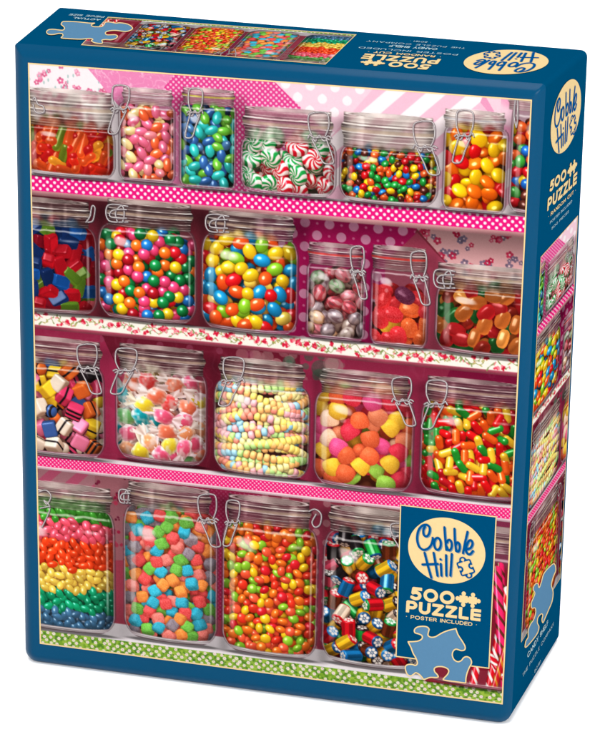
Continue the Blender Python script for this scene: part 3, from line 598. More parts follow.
# 17 gumdrops
J = jar(16, 313, 414.5, 490.5, 372, 396, 390, (320, 410), sh=20, rb=17, bulge=7)
def drop_rot():
    a, b = rs.rand()*6.283, .75 + .75*rs.rand(); ca, sa, cb, sb = np.cos(a), np.sin(a), np.cos(b), np.sin(b)
    return np.array([[ca, -sa, 0], [sa, ca, 0], [0, 0, 1]]) @ np.array([[1, 0, 0], [0, cb, -sb], [0, sb, cb]])
drop = [make_sprite('dome', (9.8, 9.8, 12.5), drop_rot(), bumpy=.10) for _ in range(22)]
fill(J, drop, pick((222, 44, 66, 3.4), (250, 190, 50, 2.8), (240, 96, 52, 3), (232, 74, 130, 1.3), (150, 200, 70, .7), (250, 196, 160, .9), (244, 130, 90, 1.4)), 17.5, .1, .3, sug=.28, layers=3, dark=.42)
finish('sugared gumdrops', J, wire_right(390, 377, 417, 426))
# 18 fruit capsules
J = jar(17, 419, 526, 499.5, 380, 405, 408, (426, 522), sh=20, rb=17, bulge=7)
pill = bank('cap', (4.9, 3.9, 3.9), 22, .8)
fill(J, pill, pick((226, 26, 30, 4), (244, 96, 30, 2.6), (40, 150, 50, 2), (240, 190, 50, 2.4), (190, 26, 34, 1)), 10.2, .85, .25, layers=4, dark=.42)
finish('fruit capsules', J, wire_left(420, 380, 449, 429))
# 19 rainbow layers
J = jar(18, 8, 116, 631, 484, 508, 503, (14, 112), sh=24, rb=19, bulge=9, el=3.5)
sm = bank('ell', (6.2, 4.1, 3.9), 22)
by = [c2(70, y)[1] for y in (519, 542, 567, 589, 611)]
def rain(y, r):
    y = y + r.randn()*4
    return [rgb(74, 168, 56), rgb(246, 92, 116), rgb(252, 76, 34), rgb(255, 216, 92), rgb(26, 166, 116), rgb(70, 116, 154)][int(np.searchsorted(by, y))]*(.9 + .15*r.rand())
fill(J, sm, rain, 8.2, .6, .35, layers=4, dark=.38)
finish('jelly beans in rainbow layers', J, [[(38, 492), (46, 490), (51, 496), (47, 504), (44, 500), (50, 508), (42, 527)], [(40, 508), (50, 506)]])
# 20 sour cubes
J = jar(19, 123, 218.5, 643, 486, 510, 512, (127, 211), sh=27, rb=19, bulge=9, el=3.5)
sc = bank('sup', (6.7, 6.5, 6.3), 22, 1., e=4., k=4., bumpy=.12)
fill(J, sc, pick((236, 70, 70, 3), (248, 136, 56, 2.4), (100, 180, 60, 2.2), (40, 164, 196, 2.4), (132, 118, 130, 1.6), (246, 120, 110, 2)), 12.8, .05, .2, sug=.42, layers=3, dark=.42)
finish('sour sugar cubes', J, wire_right(196, 494, 222, 547), extra=loop_left(118.5, 489, 131, 503))
# 21 chewy fruit drops
J = jar(20, 221.4, 318.5, 656.5, 498.5, 525, 528, (227, 311), sh=27, rb=19, bulge=9, el=3.5)
dr = bank('ell', (5.8, 5.6, 4.0), 22)
fill(J, dr, pick((244, 116, 40, 3.4), (232, 60, 40, 2.2), (250, 200, 40, 2.4), (134, 190, 50, 2.4), (240, 90, 60, 1.6), (214, 36, 46, 1)), 10.6, .6, .1, layers=4, dark=.42)
finish('chewy fruit drops', J, wire_left(222, 500, 241, 546), extra=[[(309, 511), (315, 509), (321, 514), (320, 524), (315, 527), (312, 522), (316, 514)]])
# 22 hard candies with flowers
J = jar(21, 321.5, 423, 668, 509.5, 535, 535, (329, 414), sh=27, rb=19, bulge=9, el=3.5)
hc = bank('sup', (7.2, 7.2, 10.6), 26, .8, e=2., k=9.)
ENDS = [rgb(26, 110, 180), rgb(26, 130, 60), rgb(196, 24, 34), rgb(40, 28, 30), rgb(20, 70, 120)]
def hcp(Q, N, base, r):
    e = ENDS[r.randint(5)]; a = np.arctan2(Q[..., 1], Q[..., 0]); rd = np.hypot(Q[..., 0], Q[..., 1]); cap = (np.abs(Q[..., 2]) > .82)
    pet = smooth(.12, -.12, np.abs(rd - .48) - .30*np.abs(np.cos(a*3 + .4)))*smooth(.1, .2, rd) + smooth(.14, .08, rd)
    endc = e*(1 - pet[..., None]) + rgb(248, 240, 232)*pet[..., None]
    s = smooth(-.1, .1, np.sin(a*5)); side = base*(.72 + .28*s[..., None])
    return np.where(cap[..., None], endc, side)
fill(J, hc, pick((244, 190, 40, 3), (26, 110, 170, 2.2), (214, 26, 40, 2.2), (30, 150, 60, 1.8), (110, 50, 26, 1), (236, 80, 110, 1), (240, 214, 190, .6), (30, 24, 26, .4)), 17.2, .6, .1, pat=hcp, layers=3, dark=.55)
finish('striped hard candies', J, wire_right(389, 523, 408, 550))
# 23 candy canes
J = jar(22, 425, 560, 690, 527, 552, 560, (430, 556), sh=27, rb=17, bulge=7, el=3.5)
sl = box(J['cx'] - J['R'], J['fill'], J['cx'] + J['R'], J['yb']); over(sl, rgb(120, 22, 40), smooth(0, 40, YY[sl] - J['fill'])*.85*(np.abs(XX[sl] - J['cx']) < J['R'] - 6), J['id'] + 1)
for (a, b, w, c, d) in [((500, 566), (505, 700), 4.2, (232, 40, 100), (92, 44, 32)), ((492, 582), (470, 700), 4, (214, 30, 44), (240, 225, 220)), ((507, 590), (488, 694), 4.2, (206, 24, 36), (242, 230, 226)), ((497, 570), (502, 655), 4.8, (238, 44, 104), (96, 46, 34)), ((480, 640), (512, 690), 4, (206, 24, 40), (240, 230, 226)), ((505, 650), (490, 700), 3.4, (190, 30, 40), (200, 120, 40))]:
    A, B_ = c2(*a), c2(*b); x0, y0 = np.minimum(A, B_) - 20; x1, y1 = np.maximum(A, B_) + 20; sl = box(x0, y0, x1, min(y1, J['yb'] - 10)); X, Y = XX[sl], YY[sl]; dv = B_ - A; Ln = np.hypot(*dv); dv /= Ln
    t = np.clip((X - A[0])*dv[0] + (Y - A[1])*dv[1], 0, Ln); px, py = X - A[0] - t*dv[0], Y - A[1] - t*dv[1]; dd = np.hypot(px, py); s = px*dv[1] - py*dv[0]; W = w*K
    st = smooth(.1, -.1, np.sin((t - s*1.6)/W*1.9) - .45)[..., None]; col = rgb(*c)*st + rgb(*d)*(1 - st); col = col*(.55 + .5*np.sqrt(np.clip(1 - (s/W)**2, 0, 1)))[..., None] + .5*np.exp(-((s/W + .4)/.13)**2)[..., None]
    over(sl, col, smooth(W + 1, W - 1, dd)*(np.abs(X - J['cx']) < J['R'] - 6), J['id'] + 1)
finish('striped candy sticks', J)
cv = np.clip(cv, 0, 1)**.95*np.array([1.02, 1., .985], np.float32); cv = .78*cv + .22*smooth(0, 1, cv)
g = cv.mean(-1, keepdims=True); cv = np.clip(g + (cv - g)*1.02, 0, 1); cv = np.clip(cv + .012*np.random.RandomState(2).randn(CH, CW, 1), 0, 1).astype(np.float32)

# raised flat of the front, 3 mm proud of the crease
FLAT = {k: a3(v) for k, v in FLV.items()}
def outline(q, rad, inset=0., n=6):
    """closed outline of quad q = (tl, tr, br, bl) with rounded corners"""
    P = [a3(p, float) for p in q]
    if inset:
        e = []
        for i in range(4):
            a, b, c = P[i - 1], P[i], P[(i + 1) % 4]; u = (a - b)/np.linalg.norm(a - b); v = (c - b)/np.linalg.norm(c - b); e.append(b + (u + v)*inset)
        P = e
    out = []
    for i in range(4):
        a, b, c = P[i - 1], P[i], P[(i + 1) % 4]; u = (a - b)/np.linalg.norm(a - b); v = (c - b)/np.linalg.norm(c - b); r = rad[i]
        cen = b + (u + v)*r
        for t in np.linspace(0, math.pi/2, n): out.append(cen - v*r*math.cos(t)*1. - u*r*math.sin(t) if False else cen - v*r*math.cos(t) - u*r*math.sin(t))
    return out
def ring_mesh(rings, cap0=False, cap1=False):
    V = []; F = []; n = len(rings[0])
    for r in rings: V += list(r)
    for k in range(len(rings) - 1):
        for i in range(n):
            j = (i + 1) % n; F.append((k*n + i, k*n + j, (k + 1)*n + j, (k + 1)*n + i))
    if cap0: F.append(tuple(range(n)))
    if cap1: F.append(tuple(reversed([(len(rings) - 1)*n + i for i in range(n)])))
    return V, F
fq = (FR['tl'], FR['tr'], FR['br'], FR['bl']); bq = (BK['tl'], BK['tr'], BK['br'], BK['bl'])
lerpq = lambda t: tuple(a*(1 - t) + b*t for a, b in zip(fq, bq))
RADF = (.0012, .0016, .0056, .0050); RADB = (.0010, .0026, .0022, .0016)
body_rings = [outline(lerpq(0), RADF)] + [outline(lerpq(t), a3(RADF)*(1 - t) + a3(RADB)*t) for t in (.02, .3, .6, .97)]
body_rings += [outline(lerpq(1 - .012*(1 - math.sin(k))), RADB, inset=.0009*(1 - math.cos(k))) for k in (.4, .9, 1.57)]
V, F = ring_mesh(body_rings, cap1=True); mesh('box_body', V, F, M_BLUE, box_root, smooth=False)
FD = .003; INS = .0046
fr = []
fwd = a3((0, -1, -.004)); 
for t in np.linspace(0, 1, 10):
    # from the crease up over the soft shoulder to the flat
    fr.append([p + a3((0, -FD*(1 - (1 - t)**2), 0)) for p in outline(fq, tuple(a3(RADF)*(1 - .7*t)), inset=INS*t)])
V, F = ring_mesh(fr, cap1=True)
V = a3(V); 
F[-1] = tuple(reversed(F[-1])); 
fp = mesh('front_panel', V, F, M_FRONT, box_root, smooth=True)
for f in fp.data.polygons:
    if len(f.vertices) > 4: f.use_smooth = False

# faces as drawing planes: layout coordinates of the photograph's corners -> points on the face
def face(px, P3, sgn):
    P3 = a3(P3); o = P3[0]; ex = P3[1] - P3[0]; ex /= np.linalg.norm(ex); n = np.cross(P3[1] - P3[0], P3[3] - P3[0]); n /= np.linalg.norm(n); ey = np.cross(n, ex)
    st = [((p - o) @ ex, (p - o) @ ey) for p in P3]; H = homography(px, st); n = n*sgn
    def f(xy, lift=0.):
        q = hmap(H, xy); return o + q[..., :1]*ex + q[..., 1:]*ey + n*lift
    return f
PX = dict(ftl=(15, 43), ftr=(546, 84), fbl=(26, 660), fbr=(511, 724), btl=(59, 7), btr=(588, 50), bbr=(559, 639))
FRONT = face([PX['ftl'], PX['ftr'], PX['fbr'], PX['fbl']], [FLAT['ftl'], FLAT['ftr'], FLAT['fbr'], FLAT['fbl']], -1)
SIDE = face([PX['ftr'], PX['btr'], PX['bbr'], PX['fbr']], [FR['tr'], BK['tr'], BK['br'], FR['br']], -1)
TOP = face([PX['btl'], PX['btr'], PX['ftr'], PX['ftl']], [BK['tl'], BK['tr'], FR['tr'], FR['tl']], -1)
L1, L2, L3, L4, L5 = .00010, .00016, .00022, .00028, .00034

# ---- printed picture as flat sheets, one per printed thing
def grid_sheet(f, quad, img, lift, nx, ny, ids=None):
    """sheet over quad (layout coords of img's tl, tr, br, bl); returns vertices, faces, colours, face ids"""
    h, wd = img.shape[:2]; H = homography([(0, 0), (1, 0), (1, 1), (0, 1)], quad); u, v = np.meshgrid(np.linspace(0, 1, nx + 1), np.linspace(0, 1, ny + 1))
    V = f(hmap(H, np.stack([u, v], -1).reshape(-1, 2)), lift)
    # box-filter the drawing down to the sheet's own grid
    I = np.zeros((h + 1, wd + 1, 3)); I[1:, 1:] = img.cumsum(0, dtype=np.float64).cumsum(1)
    y0 = np.clip(((v[:, 0]*ny - .5)*h/ny).round().astype(int), 0, h - 1); y1 = np.clip(((v[:, 0]*ny + .5)*h/ny).round().astype(int), y0 + 1, h)
    x0 = np.clip(((u[0]*nx - .5)*wd/nx).round().astype(int), 0, wd - 1); x1 = np.clip(((u[0]*nx + .5)*wd/nx).round().astype(int), x0 + 1, wd)
    G = lambda a, b: I[np.ix_(a, b)]
    c = (G(y1, x1) - G(y0, x1) - G(y1, x0) + G(y0, x0))/((y1 - y0)[:, None]*(x1 - x0)[None])[..., None]
    i, j = np.meshgrid(np.arange(ny), np.arange(nx), indexing='ij'); a = (i*(nx + 1) + j).ravel(); F = np.stack([a, a + nx + 1, a + nx + 2, a + 1], 1)
    fid = None
    if ids is not None: fid = ids[np.ix_(((np.arange(ny) + .5)*h/ny).astype(int), ((np.arange(nx) + .5)*wd/nx).astype(int))].ravel()
    return V, F, lin(c).reshape(-1, 3), fid
def part_of(V, F, col, sel, name, parent, m=None):
    F = F[sel]
    if not len(F): return None
    idx, inv = np.unique(F, return_inverse=True); return mesh(name, V[idx], inv.reshape(F.shape).astype(np.int32), m or M_PRINT, parent, col=col[idx])
NX, NY = 760, 960
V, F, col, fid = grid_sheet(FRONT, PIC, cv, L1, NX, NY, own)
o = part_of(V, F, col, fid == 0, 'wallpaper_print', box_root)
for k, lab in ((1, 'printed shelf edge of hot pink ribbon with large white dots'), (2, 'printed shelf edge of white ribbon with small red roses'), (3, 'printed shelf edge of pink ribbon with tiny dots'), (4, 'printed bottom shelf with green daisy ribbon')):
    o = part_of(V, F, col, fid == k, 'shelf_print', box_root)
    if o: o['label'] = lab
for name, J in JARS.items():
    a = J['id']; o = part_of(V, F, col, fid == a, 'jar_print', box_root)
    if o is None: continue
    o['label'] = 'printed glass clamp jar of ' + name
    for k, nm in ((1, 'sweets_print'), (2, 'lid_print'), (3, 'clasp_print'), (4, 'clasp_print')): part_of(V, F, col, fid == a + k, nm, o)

# ---- flat marks cut out of signed distance fields
def sdf_sheet(fn, x0, y0, x1, y1, cell, mp, name, m, parent, label=None):
    nx, ny = int((x1 - x0)/cell) + 2, int((y1 - y0)/cell) + 2
    xs = x0 - cell*.5 + np.arange(nx + 1)*cell; ys = y0 - cell*.5 + np.arange(ny + 1)*cell; X, Y = np.meshgrid(xs, ys); D = fn(X, Y) + 1e-7
    ins = D < 0; full = ins[:-1, :-1] & ins[1:, :-1] & ins[1:, 1:] & ins[:-1, 1:]; anyi = ins[:-1, :-1] | ins[1:, :-1] | ins[1:, 1:] | ins[:-1, 1:]
    verts = []; vmap = {}; F = []
    def vid(k, p):
        if k not in vmap: vmap[k] = len(verts); verts.append(p)
        return vmap[k]
    for i in range(ny):                                              # runs of full cells become long quads
        row = full[i]; j = 0
        while j < nx:
            if row[j]:
                k = j
                while k < nx and row[k]: k += 1
                js = list(range(j, k + 1)); F.append(tuple([vid((i, q), (xs[q], ys[i])) for q in js] + [vid((i + 1, q), (xs[q], ys[i + 1])) for q in reversed(js)])); j = k
            else: j += 1
    for i, j in zip(*np.nonzero(anyi & ~full)):
        c = [(i, j), (i, j + 1), (i + 1, j + 1), (i + 1, j)]; poly = []
        for a in range(4):
            p, q = c[a], c[(a + 1) % 4]; dp, dq = D[p], D[q]
            if dp < 0: poly.append(vid(p, (xs[p[1]], ys[p[0]])))
            if (dp < 0) != (dq < 0):
                t = dp/(dp - dq); k = (min(p, q), max(p, q)); poly.append(vid(k, (xs[p[1]] + t*(xs[q[1]] - xs[p[1]]), ys[p[0]] + t*(ys[q[0]] - ys[p[0]]))))
        if len(poly) > 2: F.append(tuple(poly))
    if not F: return None
    o = mesh(name, mp(a3(verts)), F, m, parent)
    if label: o['label'] = label
    return o
def seg_d(X, Y, P):
    d = np.full(X.shape, 1e9)
    for (ax, ay), (bx, by) in zip(P[:-1], P[1:]):
        L = (bx - ax)**2 + (by - ay)**2 + 1e-12; t = np.clip(((X - ax)*(bx - ax) + (Y - ay)*(by - ay))/L, 0, 1); d = np.minimum(d, np.hypot(X - ax - t*(bx - ax), Y - ay - t*(by - ay)))
    return d
def spline(P, closed=False, n=7):
    P = [a3(p, float) for p in P]; out = []; N = len(P); g = (lambda i: P[i % N]) if closed else (lambda i: P[min(max(i, 0), N - 1)])
    for i in range(N if closed else N - 1):
        p0, p1, p2, p3 = g(i - 1), g(i), g(i + 1), g(i + 2)
        for t in np.linspace(0, 1, n, endpoint=False): out.append(.5*((2*p1) + (p2 - p0)*t + (2*p0 - 5*p1 + 4*p2 - p3)*t*t + (3*p1 - p0 - 3*p2 + p3)*t**3))
    out.append(P[0] if closed else P[-1]); return out
def poly_d(X, Y, P):
    d = seg_d(X, Y, P); c = np.zeros(X.shape, bool)
    for (ax, ay), (bx, by) in zip(P[:-1], P[1:]):
        if ay != by: c ^= ((ay > Y) != (by > Y)) & (X < (bx - ax)*(Y - ay)/(by - ay) + ax)
    return np.where(c, -d, d)
def arc(cx, cy, rx, ry, a0, a1, n=14): return [(cx + rx*math.cos(math.radians(t)), cy + ry*math.sin(math.radians(t))) for t in np.linspace(a0, a1, n)]
GL = {  # plain wide capitals: height 1 (y down), strokes as polylines, then the width
 'P': ([[(.0, 1), (.0, 0), (.32, 0)] + arc(.32, .3, .26, .3, -90, 90) + [(0, .6)]], .58), 'U': ([[(0, 0), (0, .62)] + arc(.31, .64, .31, .36, 180, 0) + [(.62, 0)]], .62),
 'Z': ([[(.0, 0), (.62, 0), (0, 1), (.64, 1)]], .64), 'L': ([[(0, 0), (0, 1), (.52, 1)]], .52), 'E': ([[(.54, 0), (0, 0), (0, 1), (.54, 1)], [(0, .5), (.46, .5)]], .54),
 '5': ([[(.56, 0), (.1, 0), (.06, .44)] + arc(.27, .68, .31, .32, -120, 125)], .6), '0': ([arc(.42, .5, .42, .5, 0, 360, 26)], .84), 'O': ([arc(.46, .5, .46, .5, 0, 360, 26)], .92),
 'S': ([arc(.27, .26, .26, .26, -25, -270)[:14] + arc(.27, .75, .27, .25, -90, 150)], .54), 'T': ([[(0, 0), (.6, 0)], [(.3, 0), (.3, 1)]], .6),
 'R': ([[(.0, 1), (.0, 0), (.32, 0)] + arc(.32, .28, .26, .28, -90, 90) + [(0, .56)], [(.3, .56), (.6, 1)]], .6), 'I': ([[(0, 0), (0, 1)]], 0.), 'N': ([[(0, 1), (0, 0), (.66, 1), (.66, 0)]], .66),
 'C': ([arc(.48, .5, .48, .5, -45, -315, 22)], .84), 'D': ([[(0, 0), (0, 1), (.3, 1)] + arc(.3, .5, .42, .5, 90, -90) + [(0, 0)]], .72), 'A': ([[(0, 1), (.38, 0), (.76, 1)], [(.14, .66), (.62, .66)]], .76),
 'M': ([[(0, 1), (.06, 0), (.42, .7), (.78, 0), (.84, 1)]], .84), 'Y': ([[(0, 0), (.34, .5), (.68, 0)], [(.34, .5), (.34, 1)]], .68), 'H': ([[(0, 0), (0, 1)], [(.64, 0), (.64, 1)], [(0, .5), (.64, .5)]], .64),
 'F': ([[(.5, 0), (0, 0), (0, 1)], [(0, .5), (.44, .5)]], .5), '4': ([[(.5, 1), (.5, 0), (0, .7), (.66, .7)]], .66), '1': ([[(0, .2), (.2, 0), (.2, 1)]], .2), '8': ([arc(.27, .26, .24, .26, 90, 450, 18), arc(.27, .75, .27, .25, -90, 270, 18)], .54),
 '.': ([[(.05, .5), (.06, .5)]], .1), ' ': ([], .3)}
def quad_map(f, quad, wd, ht, lift):
    H = homography([(0, 0), (wd, 0), (wd, ht), (0, ht)], quad); return lambda p: f(hmap(H, p), lift)
def text(s, f, quad, wt, name, m, parent, lift=L3, cell=.035, gap=None, label=None):
    gap = wt*2 + .12 if gap is None else gap; x = wt; P = []
    bounds = []
    for ch in s:
        st, wd = GL[ch]
        for q in st:
            q = [(x + px*1., wt + py*(1 - 2*wt)) for px, py in q]
            if ch not in '0O. 8D':                                   # flat stroke ends, cut at the letter's own bounds
                for e, f2 in ((0, 1), (-1, -2)):
                    dx, dy = q[e][0] - q[f2][0], q[e][1] - q[f2][1]; L = math.hypot(dx, dy); q[e] = (q[e][0] + dx/L*wt, q[e][1] + dy/L*wt)
            P.append(q)
        bounds.append((x - wt, x + wd + wt)); x += wd + gap
    W = x - gap + wt
    def fn(X, Y):
        d = np.full(X.shape, 1e9)
        for q in P:
            qx = [p[0] for p in q]; j0, j1 = np.searchsorted(X[0], min(qx) - .3), np.searchsorted(X[0], max(qx) + .3)
            d[:, j0:j1] = np.minimum(d[:, j0:j1], seg_d(X[:, j0:j1], Y[:, j0:j1], q))
        bx = np.full(X.shape, 1e9)
        for a, c in bounds: bx = np.minimum(bx, np.maximum(a - X, X - c))
        return np.maximum(np.maximum(d - wt, bx), np.maximum(-Y, Y - 1))
    return sdf_sheet(fn, -.02, -.02, W + .02, 1.02, cell, quad_map(f, quad, W, 1., lift), name, m, parent, label)

# ---- frames, badge
def rect_line(f, quad, w, lift, name, m, parent, sides=(1, 1, 1, 1)):
    q = [a3(p, float) for p in quad]; V = []; F = []
    inn = []
    for i in range(4):
        a, b, c = q[i - 1], q[i], q[(i + 1) % 4]; u = (a - b)/np.linalg.norm(a - b); v = (c - b)/np.linalg.norm(c - b); inn.append(b + (u + v)*w)
    V = q + inn; F = [(i, (i + 1) % 4, 4 + (i + 1) % 4, 4 + i) for i in range(4)]
    return mesh(name, f(a3(V), lift), F, m, parent)
rect_line(FRONT, PIC, 1.35, L2, 'picture_border', M_CREAM, box_root)
BQ = [(400.2, 504.2), (496.8, 516.2), (489.4, 668.6), (395.6, 656.6)]
bp_ = mesh('badge_panel', FRONT(a3(BQ), L2), [(0, 1, 2, 3)], M_BADGE, box_root)
rect_line(FRONT, BQ, 1.1, L3, 'badge_border', M_CREAM, bp_)

ELL = (253, 336, 253, 224)                                           # brand oval in its own drawing units
LOGO = [[(100, 176), (90, 198), (92, 228), (106, 240), (122, 232), (132, 205), (130, 178), (112, 163), (84, 168), (60, 195), (49, 235), (50, 275), (64, 312), (92, 330), (122, 320), (142, 296), (152, 262), (152, 250)],
        arc(184, 290, 22, 40, -100, 260, 18), [(230, 180), (234, 240), (243, 330)], arc(262, 298, 17, 35, -150, 160, 14), [(297, 190), (299, 260), (308, 338)], arc(319, 311, 13, 31, -150, 160, 14),
        [(384, 210), (368, 280), (354, 352)], [(384, 326), (405, 316), (417, 290), (410, 268), (394, 270), (380, 298), (374, 332), (384, 356), (402, 358), (420, 338)],
        [(98, 350), (118, 430), (142, 515)], [(158, 350), (172, 430), (184, 503)], [(84, 428), (130, 426), (186, 424)], [(206, 424), (210, 502)], [(204, 393), (205, 394)], [(241, 366), (243, 502)], [(279, 358), (275, 430), (270, 502)]]
def piece_fn(X, Y, cx=374, cy=450, an=-.42, h=45.):
    """one jigsaw piece: rounded square, two knobs, two sockets"""
    c, s = math.cos(an), math.sin(an); x, y = (X - cx)*c + (Y - cy)*s, -(X - cx)*s + (Y - cy)*c
    d = np.hypot(np.maximum(np.abs(x) - h + 9, 0), np.maximum(np.abs(y) - h + 9, 0)) - 9; sm = lambda a, b, k: np.minimum(a, b) - np.maximum(k - np.abs(a - b), 0)**2/(4*k)
    for kx, ky in ((0, -1), (0, 1)): d = sm(d, np.hypot((x - kx*(h + 11))*.9, y - ky*(h + 11)) - 15, 12)
    for kx in (-1, 1): d = -sm(-d, np.hypot(x - kx*(h - 7), y*.9) - 13, 10)
    return d
def cquad(c, a, b): c, a, b = a3(c, float), a3(a, float), a3(b, float); return [c - a - b, c + a - b, c + a + b, c - a + b]
FQ = cquad((446.8, 550.4), (38.6, 4.9), (-1.0, 32.7))
def brand(f, quad):
    cx, cy, rx, ry = ELL; R4_ = [(cx - rx, cy - ry), (cx + rx, cy - ry), (cx + rx, cy + ry), (cx - rx, cy + ry)]; H = homography(R4_, quad)
    U = homography([((x - 410)*6.667, (y - 500)*6.667) for x, y in FQ], R4_)   # the lettering was drawn on the slanted oval: set it upright
    mp = lambda l: (lambda p: f(hmap(H, p), l))
    o = sdf_sheet(lambda X, Y: (np.hypot((X - cx)/rx, (Y - cy)/ry) - 1)*rx, cx - rx, cy - ry, cx + rx, cy + ry, 9, mp(L3), 'brand_oval', M_CREAM, box_root, 'cream oval brand mark with blue script lettering')
    S = [[tuple(q) for q in hmap(U, a3(p, float))] for p in LOGO]; S = [spline(p, n=5) if len(p) > 3 else p for p in S]; pc = hmap(U, (373, 449))
    def fn(w, dx=0, dy=0):
        def g(X, Y):
            d = np.full(X.shape, 1e9)
            for q in S: d = np.minimum(d, seg_d(X - dx, Y - dy, q))
            return d - w
        return g
    sdf_sheet(fn(7.2, 6, 5), 30, 140, 470, 540, 3.2, mp(L4), 'lettering_shade', M_LSHADE, o)
    sdf_sheet(fn(7.6), 30, 140, 470, 540, 3.0, mp(L5), 'brand_lettering', M_LOGO, o)
    sdf_sheet(lambda X, Y: np.abs(piece_fn(X, Y, pc[0], pc[1])) - 5., 290, 365, 460, 535, 2.2, mp(L5), 'jigsaw_icon', M_LOGO, o)
brand(FRONT, FQ)
brand(SIDE, cquad((565.2, 116.3), (15.1, -13.2), (-1.6, 34.8)))
brand(TOP, cquad((506, 62.6), (-40, -3.3), (14.2, -11.8)))
# little pair of interlocked pieces beside the number
def icon_fn(X, Y):
    d = np.minimum(np.maximum(np.abs(X - .62) - .30, np.abs(Y - .5) - .24), np.maximum(np.abs(X - 1.38) - .30, np.abs(Y - .5) - .24)) - .04
    for cx, cy, s in ((.62, .06, 1), (.62, .94, 1), (1.38, .06, 1), (1.38, .94, 1), (.14, .5, 1), (1.86, .5, 1), (1.0, .5, 1)): d = np.minimum(d, np.hypot(X - cx, Y - cy) - .175)
    for cx, cy in ((.40, .5), (1.60, .5)): d = np.maximum(d, -(np.hypot(X - cx, Y - cy) - .02))
    return d
def icon(f, quad, m=M_CREAM): sdf_sheet(icon_fn, -.05, -.12, 2.05, 1.12, .05, quad_map(f, quad, 2., 1., L3), 'jigsaw_icon', m, box_root)
text('500', FRONT, [(411, 586.3), (455, 591.6), (454.2, 604.9), (410.3, 599.4)], .125, 'number_text', M_CREAM, box_root, label='cream number 500 on the front badge')
icon(FRONT, [(456.2, 591.6), (480.6, 595.0), (480, 607.4), (455.6, 604.2)])
text('PUZZLE', FRONT, [(406.6, 599.9), (481.2, 609.4), (480.4, 621.2), (405.8, 611.9)], .125, 'title_text', M_CREAM, box_root, label='cream word PUZZLE on the front badge')
text('. POSTER INCLUDED .', FRONT, [(406.0, 614.2), (477.2, 622.8), (476.9, 626.4), (405.8, 617.9)], .085, 'small_text', M_CREAM, box_root, gap=.30)
text('500', SIDE, [(549.5, 181.4), (565.8, 167.2), (565.4, 178.6), (548.9, 192.6)], .125, 'number_text', M_CREAM, box_root)
icon(SIDE, [(567.2, 166.5), (576.4, 158.3), (576.1, 169.4), (566.8, 178)])
text('PUZZLE', SIDE, [(547.2, 198.6), (576.6, 171.4), (575.9, 183.3), (546.5, 211.2)], .125, 'title_text', M_CREAM, box_root)
text('. RANDOM CUT .', SIDE, [(547.6, 214.6), (575.2, 188.0), (575.0, 191.6), (547.4, 218.6)], .09, 'small_text', M_CREAM, box_root, gap=.3)
text('POSTER INCLUDED', SIDE, [(549.4, 221.4), (571.5, 199.5), (571.3, 202.2), (549.2, 224.3)], .07, 'small_text', M_SMALL, box_root, gap=.3)
text('500 PIECES', SIDE, [(551.0, 227.3), (568.2, 209.8), (568.0, 212.4), (550.8, 230.0)], .07, 'small_text', M_SMALL, box_root, gap=.3)
text('CANDY SHELF', SIDE, [(526.6, 653.6), (547.4, 619.4), (547.6, 624), (527.0, 658.4)], .09, 'small_text', M_SMALL, box_root, gap=.3)
text('THE PUZZLE COMPANY', SIDE, [(522.0, 674.0), (553.2, 621.6), (553.2, 625), (522.1, 677.6)], .06, 'small_text', M_SMALL, box_root, gap=.34)
text('. 80181 .', SIDE, [(532.0, 673.4), (541.6, 656.6), (541.7, 659.6), (532.1, 676.6)], .06, 'small_text', M_SMALL, box_root, gap=.34)
text('500', TOP, [(428.0, 70.4), (386.5, 67.0), (391.0, 61.9), (431.8, 65.2)], .125, 'number_text', M_CREAM, box_root)
icon(TOP, [(382.5, 66.4), (359, 64.6), (363, 60.0), (386.5, 61.8)])
text('PUZZLE', TOP, [(437.2, 64.9), (360.5, 59.1), (365, 54.0), (441.2, 59.7)], .125, 'title_text', M_CREAM, box_root)
text('. RANDOM CUT .', TOP, [(440.5, 58.4), (367, 52.8), (368.5, 51.0), (442, 56.6)], .09, 'small_text', M_CREAM, box_root, gap=.3)
text('POSTER INCLUDED', TOP, [(457, 56.0), (358, 48.6), (359.5, 47.2), (458.5, 54.6)], .06, 'small_text', M_SMALL, box_root, gap=.3)
text('CANDY SHELF', TOP, [(436.4, 50.7), (388.5, 47.2), (390.2, 45.2), (438.2, 48.8)], .1, 'small_text', M_SMALL, box_root, gap=.3)
text('THE PUZZLE COMPANY', TOP, [(464.5, 49.4), (366, 42.1), (367.3, 40.8), (465.8, 48.2)], .06, 'small_text', M_SMALL, box_root, gap=.34)
text('. 80181 .', TOP, [(430.4, 43.6), (409.4, 42.0), (410.6, 40.8), (431.6, 42.4)], .07, 'small_text', M_SMALL, box_root, gap=.34)
text('ACTUAL', TOP, [(99.5, 21.2), (72, 19.1), (74, 17.5), (101.5, 19.6)], .09, 'small_text', M_SMALL, box_root, gap=.3)
text('PIECE SIZE', TOP, [(103.5, 18.3), (68.5, 15.7), (70.5, 14.2), (105.3, 16.8)], .08, 'small_text', M_SMALL, box_root, gap=.3)

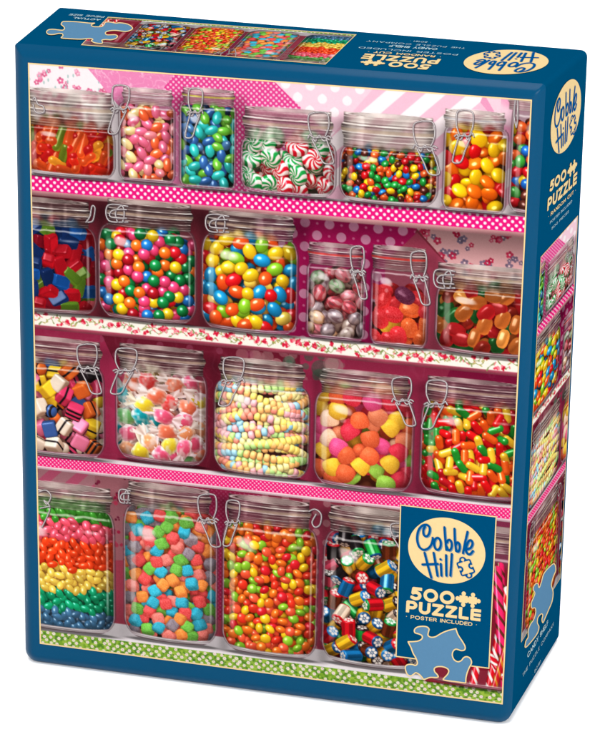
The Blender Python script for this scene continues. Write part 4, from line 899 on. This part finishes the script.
# ---- pictures on the side and the top: the same print, cropped
def crop(x0, y0, x1, y1): (a, b), (c, d) = c2(x0, y0), c2(x1, y1); return cv[int(b):int(d), int(a):int(c)]
x0, x1 = int(c2(216, 350)[0]), int(c2(338, 350)[0])
SQ = [(540.2, 257.0), (577.4, 215.4), (560.0, 578.0), (520.6, 642.6)]
V, F, col, _ = grid_sheet(SIDE, SQ, cv[0:int(CH*.965), x0:x1], L1, 180, 640)
o = part_of(V, F, col, np.ones(len(F), bool), 'side_picture', box_root); rect_line(SIDE, SQ, .7, L2, 'picture_border', M_CREAM, o)
TQ = [(325.4, 64.9), (81.0, 45.4), (108.2, 17.2), (356.6, 34.8)]     # lies upside down: the print's top edge is at the front
ya, yb_ = int(c2(38, 484)[1]), int(c2(38, 637)[1])
V, F, col, _ = grid_sheet(TOP, TQ, cv[ya:yb_, 0:1500], L1, 600, 90)
o = part_of(V, F, col, np.ones(len(F), bool), 'top_picture', box_root); rect_line(TOP, TQ, .75, L2, 'picture_border', M_CREAM, o)

# ---- big pale jigsaw piece on each face
def emblem(f, pts, lw, cell):
    P = spline(pts, True, 5); q = a3(P); x0, y0 = q.min(0) - 2; x1, y1 = q.max(0) + 2
    o = sdf_sheet(lambda X, Y: poly_d(X, Y, P), x0, y0, x1, y1, cell, lambda p: f(p, L4), 'jigsaw_piece_emblem', M_EMB, box_root)
    sdf_sheet(lambda X, Y: np.abs(poly_d(X, Y, P)) - lw, x0, y0, x1, y1, cell, lambda p: f(p, L5), 'emblem_outline', M_CREAM, o)
E1 = [(112, 140), (125, 126), (150, 120), (180, 122), (195, 135), (191, 155), (190, 172), (206, 182), (232, 179), (265, 160), (300, 145), (345, 134), (349, 137), (362, 170), (385, 205), (401, 235), (398, 254), (378, 258), (350, 250), (333, 262), (328, 285), (338, 310), (360, 322), (380, 315), (392, 300), (410, 293), (430, 303), (438, 328), (425, 355), (413, 385), (406, 415), (405, 440), (401, 443), (375, 440), (340, 435), (300, 430), (276, 424), (284, 412), (300, 395), (308, 375), (298, 360), (270, 350), (240, 351), (225, 362), (228, 380), (242, 395), (248, 408), (235, 412), (200, 412), (166, 423), (155, 411), (140, 395), (120, 385), (105, 395), (90, 403), (72, 395), (62, 372), (60, 350), (75, 338), (100, 338), (118, 343), (129, 330), (120, 300), (105, 275), (92, 240), (77, 211), (80, 208), (105, 207), (135, 203), (155, 190), (155, 173), (136, 163), (115, 156)]
emblem(FRONT, [(395 + x/5.714, 605 + y/5.714) for x, y in E1], .62, .4)
E2 = [(325, 22), (335, 60), (320, 100), (308, 150), (318, 195), (312, 250), (290, 305), (270, 352), (256, 382), (250, 362), (255, 335), (245, 328), (226, 350), (222, 382), (232, 410), (215, 458), (152, 532), (152, 495), (166, 470), (166, 430), (180, 392), (200, 362), (212, 320), (208, 292), (188, 292), (185, 262), (200, 225), (207, 200), (196, 178), (206, 150), (224, 142), (233, 168), (246, 135), (262, 82), (298, 40)]
emblem(SIDE, [(500 + x/6.1, 560 + y/6.1) for x, y in E2], .45, .3)
E3 = [(40, 136), (52, 124), (78, 121), (112, 125), (138, 126), (148, 115), (140, 102), (128, 92), (134, 78), (152, 74), (220, 76), (300, 84), (328, 84), (308, 94), (318, 104), (345, 106), (372, 104), (385, 92), (395, 78), (425, 78), (455, 84), (480, 82), (520, 88), (545, 100), (556, 116), (540, 128), (516, 134), (490, 132), (460, 128), (432, 128), (402, 134), (392, 144), (402, 154), (430, 154), (452, 154), (466, 162), (455, 176), (425, 184), (398, 182), (372, 186), (376, 198), (368, 206), (330, 202), (308, 190), (318, 182), (300, 176), (240, 180), (160, 176), (128, 172), (138, 160), (134, 148), (112, 146), (80, 152), (50, 150)]
emblem(TOP, [(40 + x/6, 10 + y/6) for x, y in E3], .45, .3)
